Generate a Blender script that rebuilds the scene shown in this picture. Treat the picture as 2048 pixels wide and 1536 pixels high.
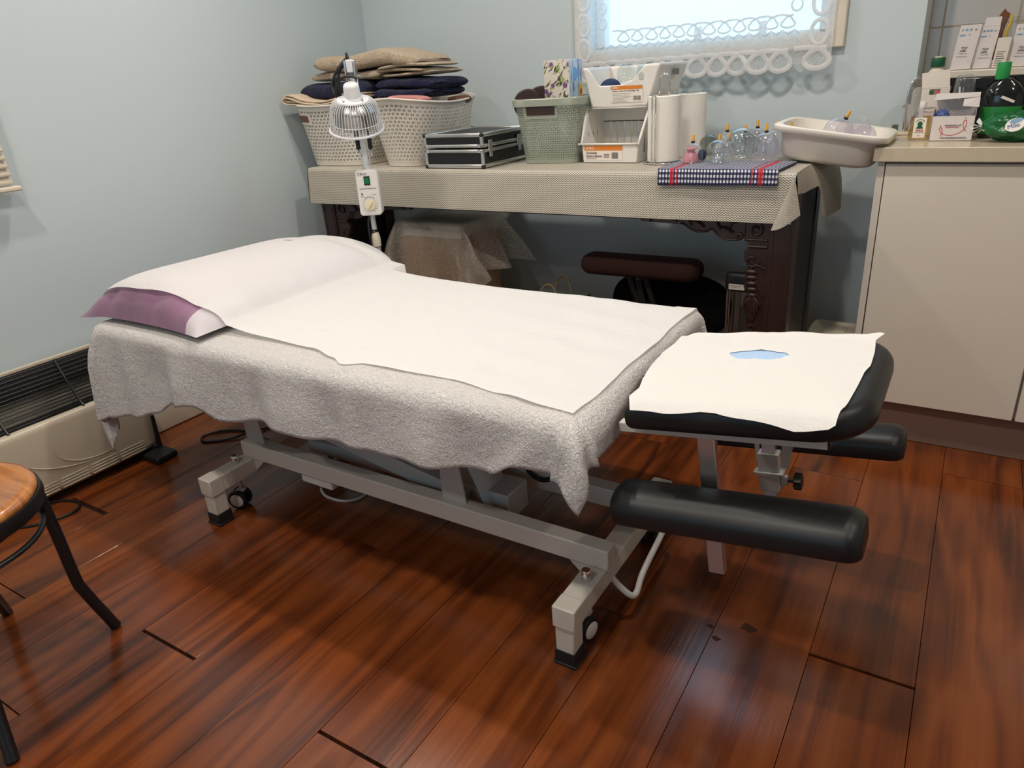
import bpy, math, random
from math import sin, cos, pi, radians, hypot, atan2, sqrt, exp
from mathutils import Vector, Matrix
random.seed(7)
for o in list(bpy.data.objects):
    bpy.data.objects.remove(o)
SC = bpy.context.scene
COL = SC.collection

# ------------------------------------------------------------------ camera
cam_data = bpy.data.cameras.new('camera')
cam = bpy.data.objects.new('camera', cam_data)
COL.objects.link(cam)
SC.camera = cam
cam_data.sensor_fit = 'HORIZONTAL'
cam_data.sensor_width = 36.0
cam_data.lens = 25.095
cam_data.clip_start = 0.05
right = Vector((0.8497916, 0.52345042, -0.06207964))
down = Vector((0.15963329, -0.36780212, -0.91609979))
fwd = Vector((-0.50236585, 0.76858393, -0.39611526))
m = Matrix((right, -down, -fwd)).transposed().to_4x4()
m.translation = Vector((0, 0, 1.148))
cam.matrix_world = m

# ------------------------------------------------------------------ room numbers
XL, YB, XR, YR, ZC = -2.45, 2.727, 1.9, -1.9, 2.45   # left wall, window wall, right wall, rear wall, ceiling
YT = 2.93                                             # tiled wall of the kitchen recess
WX0, WX1, WZ0, WZ1 = -1.32, -0.475, 1.215, 2.2        # window opening

# ------------------------------------------------------------------ world, lights, exposure
world = bpy.data.worlds.new('overcast_sky')
SC.world = world
world.use_nodes = True
bg = world.node_tree.nodes['Background']
bg.inputs['Color'].default_value = (0.43, 0.73, 1.0, 1)
bg.inputs['Strength'].default_value = 3.2
SC.view_settings.view_transform = 'Standard'
SC.view_settings.look = 'None'
SC.view_settings.gamma = 1.0
SC.view_settings.use_curve_mapping = False
SC.view_settings.exposure = -0.13
SC.cycles.use_denoising = True
SC.cycles.max_bounces = 8
SC.cycles.diffuse_bounces = 4
SC.cycles.transparent_max_bounces = 24
SC.cycles.sample_clamp_indirect = 4.0
SC.cycles.caustics_reflective = False
SC.cycles.caustics_refractive = False

def area(name, loc, sx, sy, rot, energy, color, portal=False, spread=pi):
    d = bpy.data.lights.new(name, 'AREA')
    d.shape = 'RECTANGLE'
    d.size, d.size_y = sx, sy
    d.energy, d.color = energy, color
    d.spread = spread
    if portal:
        d.cycles.is_portal = True
    o = bpy.data.objects.new(name, d)
    o.location, o.rotation_euler = loc, rot
    COL.objects.link(o)
    return o

area('window_portal', ((WX0+WX1)/2, YB+0.16, (WZ0+WZ1)/2), WX1-WX0, WZ1-WZ0, (radians(90), 0, pi), 1, (1, 1, 1), portal=True)
area('fill_window_portal', (-0.7, YR-0.10, 1.5), 1.0, 1.0, (radians(90), 0, 0), 1, (1, 1, 1), portal=True)  # sampling portal for the added rear fill window
LAMPS = [(-1.75, 0.45), (-0.65, 0.45), (-1.85, 1.65), (-0.55, 1.65), (0.75, 0.45), (0.75, 1.65), (-0.9, -0.9)]
LAMP_W = [11, 11, 12.5, 12.5, 7.5, 7.5, 10]
def lamp_light(x, y, w):
    d = bpy.data.lights.new('downlight', 'SPOT')
    d.energy, d.color = w * 4, (1.0, 0.905, 0.82)
    d.shadow_soft_size = 0.045
    d.spot_size, d.spot_blend = radians(150), 0.6
    o = bpy.data.objects.new('downlight_lamp', d)
    o.location = (x, y, ZC - 0.02)
    COL.objects.link(o)

# ------------------------------------------------------------------ material helpers
def new_mat(name):
    mt = bpy.data.materials.new(name)
    mt.use_nodes = True
    nt = mt.node_tree
    nt.nodes.clear()
    out = nt.nodes.new('ShaderNodeOutputMaterial')
    return mt, nt, out

class NT:
    """tiny wrapper that adds nodes and links values or sockets to their inputs"""
    def __init__(s, nt): s.nt = nt
    def add(s, typ, ins=None, **attrs):
        n = s.nt.nodes.new(typ)
        for k, v in attrs.items(): setattr(n, k, v)
        for k, v in (ins or {}).items(): s.put(n.inputs[k], v)
        return n
    def put(s, sock, v):
        if isinstance(v, bpy.types.NodeSocket): s.nt.links.new(v, sock)
        else: sock.default_value = v
    def math(s, op, a, b=0.0, c=0.0, clamp=False):
        n = s.nt.nodes.new('ShaderNodeMath'); n.operation = op; n.use_clamp = clamp
        s.put(n.inputs[0], a); s.put(n.inputs[1], b); s.put(n.inputs[2], c)
        return n.outputs[0]
    def mix(s, f, a, b):
        n = s.nt.nodes.new('ShaderNodeMix'); n.data_type = 'RGBA'
        s.put(n.inputs[0], f); s.put(n.inputs[6], a); s.put(n.inputs[7], b)
        return n.outputs[2]
    def ramp(s, f, stops):
        n = s.nt.nodes.new('ShaderNodeValToRGB')
        e = n.color_ramp.elements
        while len(e) < len(stops): e.new(0.5)
        for i, (p, c) in enumerate(stops): e[i].position = p; e[i].color = (*c, 1)
        s.put(n.inputs[0], f)
        return n.outputs[0]
    def mapping(s, vec, scale=(1, 1, 1), loc=(0, 0, 0), rot=(0, 0, 0)):
        n = s.nt.nodes.new('ShaderNodeMapping')
        s.put(n.inputs['Vector'], vec)
        n.inputs['Scale'].default_value = scale
        if isinstance(loc, bpy.types.NodeSocket): s.put(n.inputs['Location'], loc)
        else: n.inputs['Location'].default_value = loc
        n.inputs['Rotation'].default_value = rot
        return n.outputs[0]
    def noise(s, vec, scale, detail=2, rough=0.5, dist=0.0):
        n = s.add('ShaderNodeTexNoise', {'Vector': vec, 'Scale': scale, 'Detail': detail, 'Roughness': rough, 'Distortion': dist})
        return n.outputs[0]
    def bump(s, h, strength, dist=0.01):
        return s.add('ShaderNodeBump', {'Height': h, 'Strength': strength, 'Distance': dist}).outputs[0]

def c4(c): return (c[0], c[1], c[2], 1)
def srgb(r, g, b):
    f = lambda v: ((v/255+0.055)/1.055)**2.4 if v > 10 else v/255/12.92
    return (f(r), f(g), f(b))

def M(name, color, rough=0.5, metal=0.0, vary=0.0, vscale=8.0, bump=0.0, bscale=200.0, bdist=0.002, stretch=(1, 1, 1), spec=0.5, coat=0.0, sheen=0.0, trans=0.0, detail=3, translucent=0.0):
    mt, nt, out = new_mat(name)
    g = NT(nt)
    p = g.add('ShaderNodeBsdfPrincipled', {'Base Color': c4(color), 'Roughness': rough, 'Metallic': metal, 'Specular IOR Level': spec, 'Coat Weight': coat, 'Sheen Weight': sheen, 'Transmission Weight': trans})
    tc = g.add('ShaderNodeTexCoord').outputs['Object']
    if vary:
        n = g.noise(g.mapping(tc, stretch), vscale, 3)
        f = g.math('MULTIPLY', g.math('SUBTRACT', n, 0.5), 2*vary)
        hs = g.add('ShaderNodeHueSaturation', {'Color': c4(color), 'Value': g.math('ADD', f, 1.0)})
        g.put(p.inputs['Base Color'], hs.outputs[0])
    if bump:
        g.put(p.inputs['Normal'], g.bump(g.noise(g.mapping(tc, stretch), bscale, detail), bump, bdist))
    sh = p.outputs[0]
    if translucent:
        t = g.add('ShaderNodeBsdfTranslucent', {'Color': c4(color)})
        mx = g.add('ShaderNodeMixShader', {0: translucent, 1: sh, 2: t.outputs[0]})
        sh = mx.outputs[0]
    nt.links.new(sh, out.inputs[0])
    return mt

# ------------------------------------------------------------------ mesh helpers
OFF = {}
class MB:
    def __init__(s): s.v = []; s.f = []; s.uv = []; s.mi = []
    def vert(s, p, uv=(0, 0)):
        s.v.append(tuple(p)); s.uv.append(uv); return len(s.v)-1
    def face(s, ids, mi=0): s.f.append(tuple(ids)); s.mi.append(mi)
    def hexa(s, pts, mi=0):
        b = len(s.v)
        for p in pts: s.vert(p, (p[0]+p[1], p[2]))
        for q in ((3, 2, 1, 0), (4, 5, 6, 7), (0, 1, 5, 4), (1, 2, 6, 5), (2, 3, 7, 6), (3, 0, 4, 7)): s.face([b+i for i in q], mi)
        return s
    def box(s, x0, x1, y0, y1, z0, z1, mi=0, T=None):
        pts = [(x0, y0, z0), (x1, y0, z0), (x1, y1, z0), (x0, y1, z0), (x0, y0, z1), (x1, y0, z1), (x1, y1, z1), (x0, y1, z1)]
        if T: pts = [T @ Vector(p) for p in pts]
        return s.hexa(pts, mi)
    def bar(s, a, b, w, h, up=(0, 0, 1), mi=0):
        """square bar from a to b"""
        a, b = Vector(a), Vector(b)
        d = (b-a).normalized(); u = Vector(up)
        sd = d.cross(u).normalized(); u = sd.cross(d).normalized()
        pts = []
        for e in (a, b):
            pts += [e - sd*w/2 - u*h/2, e + sd*w/2 - u*h/2, e + sd*w/2 + u*h/2, e - sd*w/2 + u*h/2]
        return s.hexa(pts, mi)
    def ring_faces(s, rings, closed=True, cap0=False, cap1=False, mi=0):
        for i in range(len(rings)-1):
            A, B = rings[i], rings[i+1]; n = len(A)
            for j in range(n if closed else n-1):
                k = (j+1) % n
                s.face((A[j], A[k], B[k], B[j]), mi)
        if cap0: s.face(tuple(reversed(rings[0])), mi)
        if cap1: s.face(tuple(rings[-1]), mi)
    def tube(s, path, r, n=10, closed=False, cap=True, mi=0):
        path = [Vector(p) for p in path]; N = len(path)
        rings = []; prev = None
        for i, p in enumerate(path):
            if closed: t = (path[(i+1) % N]-path[i-1]).normalized()
            else: t = (path[min(i+1, N-1)]-path[max(i-1, 0)]).normalized()
            if prev is None:
                a = Vector((0, 0, 1)) if abs(t.z) < 0.9 else Vector((1, 0, 0))
                u = t.cross(a).normalized()
            else:
                u = (prev - t*prev.dot(t)).normalized()
            prev = u; w = t.cross(u)
            rr = r[i] if isinstance(r, (list, tuple)) else r
            rings.append([s.vert(p + u*rr*cos(2*pi*k/n) + w*rr*sin(2*pi*k/n), (k/n, i/N)) for k in range(n)])
        if closed: rings.append(rings[0])
        s.ring_faces(rings, True, cap and not closed, cap and not closed, mi)
        return s
    def lathe(s, prof, c=(0, 0, 0), n=32, T=None, cap0=True, cap1=True, mi=0):
        rings = []
        for (r, z) in prof:
            ring = []
            for k in range(n):
                p = Vector((r*cos(2*pi*k/n), r*sin(2*pi*k/n), z))
                p = T @ p if T else p + Vector(c)
                ring.append(s.vert(p, (k/n, z)))
            rings.append(ring)
        s.ring_faces(rings, True, cap0, cap1, mi)
        return s
    def grid(s, fn, nu, nv, uvs=(1, 1), mi=0, flip=False, mif=None):
        b = len(s.v)
        for j in range(nv+1):
            for i in range(nu+1):
                s.vert(fn(i/nu, j/nv), (i/nu*uvs[0], j/nv*uvs[1]))
        for j in range(nv):
            for i in range(nu):
                a = b+j*(nu+1)+i
                q = (a, a+1, a+nu+2, a+nu+1)
                s.face(tuple(reversed(q)) if flip else q, mif((i+.5)/nu, (j+.5)/nv) if mif else mi)
        return s
    def prism(s, outline, ext, mi=0):
        """outline: 3D points, extruded by vector ext"""
        e = Vector(ext); n = len(outline)
        A = [s.vert(p) for p in outline]; B = [s.vert(Vector(p)+e) for p in outline]
        s.face(tuple(reversed(A)), mi); s.face(tuple(B), mi)
        for i in range(n):
            k = (i+1) % n
            s.face((A[i], A[k], B[k], B[i]), mi)
        return s
    def slab(s, outline, z0, z1, r, seg=4, T=None, mi=0, rb=None):
        """rounded pad: 2D outline (ccw), edges rounded with radius r"""
        n = len(outline); P = [Vector((p[0], p[1])) for p in outline]
        nor = []
        for i in range(n):
            t = (P[(i+1) % n]-P[i-1]).normalized(); nor.append(Vector((t.y, -t.x)))
        rb = r if rb is None else rb
        lv = [(rb*(1-sin(pi/2*k/seg)), z0+rb*(1-cos(pi/2*k/seg))) for k in range(seg+1)]
        lv += [(r*(1-cos(pi/2*k/seg)), z1-r+r*sin(pi/2*k/seg)) for k in range(seg+1)]
        rings = []
        for ins, z in lv:
            ring = []
            for i in range(n):
                q = P[i]-nor[i]*ins
                p = Vector((q.x, q.y, z))
                ring.append(s.vert(T @ p if T else p, (q.x, q.y)))
            rings.append(ring)
        s.ring_faces(rings, True, True, True, mi)
        return s
    def ball(s, c, rx, ry=None, rz=None, nu=16, nv=10, mi=0):
        ry = rx if ry is None else ry; rz = rx if rz is None else rz
        prof = []
        rings = []
        for j in range(nv+1):
            t = pi*(0.02+0.96*j/nv)
            rings.append([s.vert((c[0]+rx*sin(t)*cos(2*pi*k/nu), c[1]+ry*sin(t)*sin(2*pi*k/nu), c[2]-rz*cos(t))) for k in range(nu)])
        s.ring_faces(rings, True, True, True, mi)
        return s
    def build(s, name, mat, parent=None, smooth=False, bevel=0.0, seg=2, subsurf=0, solid=0.0, off=-1.0, local=False, angle=35):
        me = bpy.data.meshes.new(name)
        o = bpy.data.objects.new(name, me)
        base = Vector((0, 0, 0))
        if parent is not None:
            base = OFF.get(parent.name, Vector((0, 0, 0)))
        pts = s.v if local else [Vector(p)-base for p in s.v]
        me.from_pydata(pts, [], s.f)
        ul = me.uv_layers.new(name='UVMap')
        k = 0
        for poly in me.polygons:
            for li in poly.loop_indices:
                ul.data[li].uv = s.uv[me.loops[li].vertex_index]
        for mm in (mat if isinstance(mat, (list, tuple)) else [mat]): me.materials.append(mm)
        me.polygons.foreach_set('material_index', s.mi)
        if smooth:
            me.polygons.foreach_set('use_smooth', [True]*len(me.polygons))
            if smooth == 'auto':
                me.set_sharp_from_angle(angle=radians(angle))
        COL.objects.link(o)
        if parent is not None:
            o.parent = parent; OFF[o.name] = base
        if solid:
            q = o.modifiers.new('solid', 'SOLIDIFY'); q.thickness = solid; q.offset = off
        if bevel:
            q = o.modifiers.new('bevel', 'BEVEL'); q.width = bevel; q.segments = seg; q.limit_method = 'ANGLE'; q.angle_limit = radians(40)
            me.polygons.foreach_set('use_smooth', [True]*len(me.polygons))
            me.set_sharp_from_angle(angle=radians(45))
        if subsurf:
            q = o.modifiers.new('sub', 'SUBSURF'); q.levels = q.render_levels = subsurf
        return o

def thing(name, label, cat, loc, group=None):
    o = bpy.data.objects.new(name, None)
    o.empty_display_size = 0.05
    COL.objects.link(o)
    o.location = loc
    OFF[o.name] = Vector(loc)
    o['label'] = label; o['category'] = cat
    if group: o['group'] = group
    return o
def tag(o, label, cat, group=None, kind=None):
    o['label'] = label; o['category'] = cat
    if group: o['group'] = group
    if kind: o['kind'] = kind
    return o
def struct(o):
    o['kind'] = 'structure'
    return o
def copy_tree(src, loc, rz=0.0, label=None, group=None):
    def cp(o, par):
        c = o.copy(); COL.objects.link(c)
        if par: c.parent = par
        for ch in list(o.children): cp(ch, c)
        return c
    r = cp(src, None)
    r.location = loc; r.rotation_euler = (0, 0, rz)
    OFF[r.name] = Vector(loc)
    if label: r['label'] = label
    if group: r['group'] = group
    return r
TEXTS = []
def text(body, size, org, xd, yd, mat, parent, name='lettering', align='LEFT', depth=0.0002):
    cu = bpy.data.curves.new(name, 'FONT')
    cu.body = body; cu.size = size; cu.extrude = depth; cu.align_x = align
    cu.resolution_u = 3
    cu.materials.append(mat)
    o = bpy.data.objects.new(name, cu)
    COL.objects.link(o); TEXTS.append((o, mat))
    xd = Vector(xd).normalized(); yd = Vector(yd); yd = (yd - xd*yd.dot(xd)).normalized()
    zd = xd.cross(yd)
    base = OFF.get(parent.name, Vector((0, 0, 0)))
    mm = Matrix((xd, yd, zd)).transposed().to_4x4(); mm.translation = Vector(org)-base
    o.parent = parent
    o.matrix_local = mm
    return o
def sup(a, b, n=4.0, N=48, cx=0, cy=0, yaw=0.0):
    pts = []
    for k in range(N):
        t = 2*pi*k/N; c, s_ = cos(t), sin(t)
        x = a*(1 if c > 0 else -1)*abs(c)**(2/n); y = b*(1 if s_ > 0 else -1)*abs(s_)**(2/n)
        pts.append((cx+x*cos(yaw)-y*sin(yaw), cy+x*sin(yaw)+y*cos(yaw)))
    return pts
def rrect(x0, x1, y0, y1, r, seg=6):
    pts = []
    for cx, cy, a0 in ((x1-r, y1-r, 0), (x0+r, y1-r, 90), (x0+r, y0+r, 180), (x1-r, y0+r, 270)):
        for k in range(seg+1):
            a = radians(a0+90*k/seg); pts.append((cx+r*cos(a), cy+r*sin(a)))
    return pts
def lerp(tab, x):
    if x <= tab[0][0]: return tab[0][1]
    for (a, fa), (b, fb) in zip(tab, tab[1:]):
        if x <= b:
            t = (x-a)/(b-a); t = t*t*(3-2*t)
            return fa+(fb-fa)*t
    return tab[-1][1]
def spline(pts, n=8, closed=False):
    P = [Vector(p) for p in pts]; out = []; N = len(P)
    rng = range(N) if closed else range(N-1)
    for i in rng:
        p0 = P[i-1] if (closed or i > 0) else P[i]
        p1 = P[i]; p2 = P[(i+1) % N]
        p3 = P[(i+2) % N] if (closed or i+2 < N) else p2
        for k in range(n):
            t = k/n
            out.append(0.5*((2*p1)+(p2-p0)*t+(2*p0-5*p1+4*p2-p3)*t*t+(3*p1-p0-3*p2+p3)*t**3))
    if not closed: out.append(P[-1])
    return out

def arc_ring(hx, hy, n, N, a0=0.0):
    """N points evenly spaced along a superellipse, starting at angle a0"""
    D = sup(hx, hy, n, 720); i0 = int(a0/(2*pi)*720)
    D = D[i0:]+D[:i0]; D.append(D[0])
    L = [0.0]
    for a, b in zip(D, D[1:]): L.append(L[-1]+hypot(b[0]-a[0], b[1]-a[1]))
    out = []; k = 0
    for i in range(N):
        s_ = L[-1]*i/N
        while L[k+1] < s_: k += 1
        t = (s_-L[k])/max(1e-9, L[k+1]-L[k]); a, b = D[k], D[k+1]
        out.append((a[0]+(b[0]-a[0])*t, a[1]+(b[1]-a[1])*t))
    return out
# ------------------------------------------------------------------ materials
def wood_floor():
    mt, nt, out = new_mat('floor_laminate'); g = NT(nt)
    tc = g.add('ShaderNodeTexCoord').outputs['Object']
    rnd = g.add('ShaderNodeObjectInfo').outputs['Random']
    off = g.add('ShaderNodeCombineXYZ', {'X': g.math('MULTIPLY', rnd, 37.0), 'Y': g.math('MULTIPLY', rnd, 91.0), 'Z': g.math('MULTIPLY', rnd, 17.0)}).outputs[0]
    base = g.add('ShaderNodeVectorMath', {0: tc, 1: off}, operation='ADD').outputs[0]
    a = g.noise(g.mapping(base, (7.0, 0.9, 1)), 1.0, 2, 0.45, 0.3)            # large figure
    rings = g.math('SINE', g.math('MULTIPLY', a, 38.0))
    rings = g.math('MULTIPLY_ADD', rings, 0.5, 0.5)
    fine = g.noise(g.mapping(base, (160.0, 3.0, 1)), 1.0, 3, 0.6)
    streak = g.noise(g.mapping(base, (22.0, 0.8, 1)), 1.0, 4, 0.6, 0.4)
    v = g.math('ADD', g.math('MULTIPLY', streak, 0.46), g.math('MULTIPLY', rings, 0.17))
    v = g.math('ADD', v, g.math('MULTIPLY', fine, 0.16))
    v = g.math('ADD', v, g.math('MULTIPLY', g.noise(g.mapping(base, (5.0, 1.1, 1), loc=(9, 4, 1)), 1.0, 3, 0.55, 0.8), 0.40))
    v = g.math('ADD', v, g.math('MULTIPLY', g.math('SUBTRACT', rnd, 0.5), 0.10))
    col = g.ramp(v, [(0.34, (0.031, 0.0090, 0.0045)), (0.48, (0.105, 0.0255, 0.0075)), (0.62, (0.182, 0.044, 0.0100)), (0.84, (0.255, 0.070, 0.016))])
    p = g.add('ShaderNodeBsdfPrincipled', {'Base Color': col, 'Roughness': g.math('MULTIPLY_ADD', fine, 0.12, 0.13), 'Specular IOR Level': 0.6})
    g.put(p.inputs['Normal'], g.bump(g.math('ADD', fine, g.math('MULTIPLY', streak, 0.6)), 0.10, 0.002))
    nt.links.new(p.outputs[0], out.inputs[0])
    return mt
def thin_clear(name, color, refl=0.10, edge=0.65, rough=0.03, milky=0.0):
    mt, nt, out = new_mat(name); g = NT(nt)
    lw = g.add('ShaderNodeLayerWeight', {'Blend': 0.35})
    t = g.add('ShaderNodeBsdfTransparent', {'Color': c4(color)})
    gl = g.add('ShaderNodeBsdfGlossy', {'Color': (0.95, 0.98, 1, 1), 'Roughness': rough})
    f = g.math('MULTIPLY_ADD', g.math('POWER', lw.outputs['Facing'], 2.2), edge, refl, clamp=True)
    mx = g.add('ShaderNodeMixShader', {0: f, 1: t.outputs[0], 2: gl.outputs[0]})
    if milky:
        d = g.add('ShaderNodeBsdfTranslucent', {'Color': (0.9, 0.9, 0.95, 1)})
        d2 = g.add('ShaderNodeBsdfDiffuse', {'Color': (0.9, 0.9, 0.95, 1)})
        dd = g.add('ShaderNodeMixShader', {0: 0.5, 1: d.outputs[0], 2: d2.outputs[0]})
        mx = g.add('ShaderNodeMixShader', {0: milky, 1: mx.outputs[0], 2: dd.outputs[0]})
    nt.links.new(mx.outputs[0], out.inputs[0])
    return mt
def pierced(name, color, nu, nv, kind, rough=0.4):
    """plastic wall with a repeating pierced pattern, in the UVs of the basket wall"""
    mt, nt, out = new_mat(name); g = NT(nt)
    uv = g.add('ShaderNodeTexCoord').outputs['UV']
    sx = g.add('ShaderNodeSeparateXYZ', {0: uv})
    U = g.math('MULTIPLY', sx.outputs[0], float(nu)); V = g.math('MULTIPLY', sx.outputs[1], float(nv))
    row = g.math('FLOOR', V)
    U2 = g.math('ADD', U, g.math('MULTIPLY', g.math('MODULO', row, 2.0), 0.5))
    p = g.math('SUBTRACT', g.math('FRACT', U2), 0.5); q = g.math('SUBTRACT', g.math('FRACT', V), 0.5)
    ap = g.math('ABSOLUTE', p); aq = g.math('ABSOLUTE', q)
    if kind == 'tri':
        h = g.math('MULTIPLY', g.math('LESS_THAN', g.math('MULTIPLY', aq, 0.62), g.math('SUBTRACT', 0.33, ap)), g.math('GREATER_THAN', ap, 0.07))
        h = g.math('MULTIPLY', h, g.math('LESS_THAN', aq, 0.42))
    else:
        r = g.math('SQRT', g.math('ADD', g.math('MULTIPLY', p, p), g.math('MULTIPLY', q, q)))
        h = g.math('MULTIPLY', g.math('GREATER_THAN', r, 0.25), g.math('LESS_THAN', r, 0.42))
        h = g.math('MULTIPLY', h, g.math('GREATER_THAN', g.math('MINIMUM', ap, aq), 0.07))
    edge = g.math('MULTIPLY', g.math('GREATER_THAN', sx.outputs[1], 0.04), g.math('LESS_THAN', sx.outputs[1], 0.94))
    h = g.math('MULTIPLY', h, edge)
    b = g.add('ShaderNodeBsdfPrincipled', {'Base Color': c4(color), 'Roughness': rough})
    t = g.add('ShaderNodeBsdfTransparent')
    mx = g.add('ShaderNodeMixShader', {0: h, 1: b.outputs[0], 2: t.outputs[0]})
    nt.links.new(mx.outputs[0], out.inputs[0])
    return mt
def lace(name, color, mesh, su, sv, floral=True):
    """net with denser woven flowers: part white thread, part open"""
    mt, nt, out = new_mat(name); g = NT(nt)
    uv = g.add('ShaderNodeTexCoord').outputs['UV']
    mp = g.mapping(uv, (su, sv, 1))
    vo = g.add('ShaderNodeTexVoronoi', {'Vector': mp, 'Scale': 1.0, 'Randomness': 0.55})
    d = vo.outputs['Distance']
    ringp = g.math('SINE', g.math('MULTIPLY', g.math('ADD', d, g.math('MULTIPLY', g.noise(mp, 3.0, 2), 0.35)), 26.0))
    dense = g.math('MULTIPLY_ADD', ringp, 0.42, 0.5)
    thr = g.noise(g.mapping(uv, (su*14, sv*14, 1)), 1.0, 1)
    f = g.math('ADD', g.math('MULTIPLY', dense, 1.0-mesh), g.math('MULTIPLY', thr, 0.35), clamp=True)
    f = g.math('MAXIMUM', f, mesh, clamp=True)
    dif = g.add('ShaderNodeBsdfDiffuse', {'Color': c4(color)})
    tr = g.add('ShaderNodeBsdfTranslucent', {'Color': c4(color)})
    ms = g.add('ShaderNodeMixShader', {0: 0.5, 1: dif.outputs[0], 2: tr.outputs[0]})
    op = g.add('ShaderNodeBsdfTransparent')
    mx = g.add('ShaderNodeMixShader', {0: f, 1: op.outputs[0], 2: ms.outputs[0]})
    nt.links.new(mx.outputs[0], out.inputs[0])
    return mt
def knit_vinyl():
    mt, nt, out = new_mat('woven_vinyl'); g = NT(nt)
    uv = g.add('ShaderNodeTexCoord').outputs['UV']
    s = g.add('ShaderNodeSeparateXYZ', {0: uv})
    U = g.math('MULTIPLY', s.outputs[0], 105.0); V = g.math('MULTIPLY', s.outputs[1], 150.0)
    col = g.math('PINGPONG', U, 0.5)
    zig = g.math('ADD', V, g.math('MULTIPLY', col, 1.5))
    st = g.math('ABSOLUTE', g.math('SUBTRACT', g.math('FRACT', zig), 0.5))
    line = g.math('GREATER_THAN', st, 0.31)
    gap = g.math('LESS_THAN', g.math('MINIMUM', col, g.math('SUBTRACT', 0.5, col)), 0.035)
    f = g.math('MAXIMUM', line, g.math('MULTIPLY', gap, 0.6))
    colr = g.mix(f, c4(srgb(226, 218, 200)), c4(srgb(66, 58, 50)))
    p = g.add('ShaderNodeBsdfPrincipled', {'Base Color': colr, 'Roughness': 0.5})
    g.put(p.inputs['Normal'], g.bump(st, -0.5, 0.003))
    nt.links.new(p.outputs[0], out.inputs[0])
    return mt
def gingham():
    mt, nt, out = new_mat('checked_cotton'); g = NT(nt)
    uv = g.add('ShaderNodeTexCoord').outputs['UV']
    s = g.add('ShaderNodeSeparateXYZ', {0: uv})
    fu = g.math('LESS_THAN', g.math('FRACT', g.math('MULTIPLY', s.outputs[0], 36.0)), 0.5)
    fv = g.math('LESS_THAN', g.math('FRACT', g.math('MULTIPLY', s.outputs[1], 24.0)), 0.5)
    k = g.math('MULTIPLY', g.math('ADD', fu, fv), 0.5)
    col = g.ramp(k, [(0.0, srgb(225, 222, 220)), (0.5, srgb(75, 80, 112)), (1.0, srgb(22, 24, 50))])
    red = 0
    for a, b in ((0.105, 0.14), (0.16, 0.172), (0.79, 0.803), (0.845, 0.885)):
        r = g.math('MULTIPLY', g.math('GREATER_THAN', s.outputs[0], a), g.math('LESS_THAN', s.outputs[0], b))
        red = g.math('MAXIMUM', red, r)
    col = g.mix(g.math('MULTIPLY', red, 0.9), col, c4(srgb(185, 28, 45)))
    p = g.add('ShaderNodeBsdfPrincipled', {'Base Color': col, 'Roughness': 0.9})
    nt.links.new(p.outputs[0], out.inputs[0])
    return mt
def terry(name, color, s=260.0, strength=0.9, vary=0.13):
    mt, nt, out = new_mat(name); g = NT(nt)
    tc = g.add('ShaderNodeTexCoord').outputs['Object']
    n = g.noise(tc, s, 3, 0.65, 0.6)
    n2 = g.noise(tc, s*0.28, 2, 0.6)
    h = g.math('ADD', n, g.math('MULTIPLY', n2, 0.8))
    hs = g.add('ShaderNodeHueSaturation', {'Color': c4(color), 'Value': g.math('MULTIPLY_ADD', g.math('SUBTRACT', n, 0.5), vary*4, 1.0)})
    p = g.add('ShaderNodeBsdfPrincipled', {'Base Color': hs.outputs[0], 'Roughness': 1.0, 'Specular IOR Level': 0.1, 'Sheen Weight': 0.15})
    g.put(p.inputs['Normal'], g.bump(h, strength, 0.006))
    nt.links.new(p.outputs[0], out.inputs[0])
    return mt
def oak_seat():
    mt, nt, out = new_mat('varnished_seat_wood'); g = NT(nt)
    tc = g.add('ShaderNodeTexCoord').outputs['Object']
    n = g.noise(g.mapping(tc, (6, 60, 6), rot=(0, 0, 0.5)), 1.0, 3, 0.55, 0.6)
    col = g.ramp(n, [(0.3, srgb(150, 88, 40)), (0.55, srgb(190, 122, 62)), (0.8, srgb(210, 146, 82))])
    p = g.add('ShaderNodeBsdfPrincipled', {'Base Color': col, 'Roughness': 0.28, 'Coat Weight': 0.4})
    nt.links.new(p.outputs[0], out.inputs[0])
    return mt
def leafy():
    mt, nt, out = new_mat('tissue_box_print'); g = NT(nt)
    tc = g.add('ShaderNodeTexCoord').outputs['Object']
    mp = g.mapping(tc, (1, 1, 1), rot=(0.2, 0.9, 0.3))
    w = g.noise(g.mapping(mp, (30, 30, 95)), 1.0, 2, 0.5, 1.2)
    a = g.math('GREATER_THAN', w, 0.57)
    v = g.add('ShaderNodeTexVoronoi', {'Vector': tc, 'Scale': 26.0}).outputs['Distance']
    dots = g.math('LESS_THAN', v, 0.24)
    gr = g.math('GREATER_THAN', g.noise(g.mapping(mp, (22, 22, 60), loc=(3, 1, 2)), 1.0, 1, 0.5, 1.0), 0.60)
    c = g.mix(gr, c4(srgb(222, 212, 200)), c4(srgb(168, 178, 110)))
    c = g.mix(a, c, c4(srgb(66, 70, 52)))
    c = g.mix(dots, c, c4(srgb(120, 84, 128)))
    p = g.add('ShaderNodeBsdfPrincipled', {'Base Color': c, 'Roughness': 0.5})
    nt.links.new(p.outputs[0], out.inputs[0])
    return mt
def grassy():  # side print with the window's blue light painted into its colours
    mt, nt, out = new_mat('tissue_box_blue_lit_print'); g = NT(nt)
    tc = g.add('ShaderNodeTexCoord').outputs['Object']
    w = g.noise(g.mapping(tc, (90, 90, 12)), 1.0, 3, 0.55, 0.8)
    c = g.ramp(w, [(0.36, srgb(110, 128, 176)), (0.47, srgb(200, 222, 238)), (0.56, srgb(226, 240, 248)), (0.66, srgb(118, 150, 132))])
    p = g.add('ShaderNodeBsdfPrincipled', {'Base Color': c, 'Roughness': 0.5})
    nt.links.new(p.outputs[0], out.inputs[0])
    return mt
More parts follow.
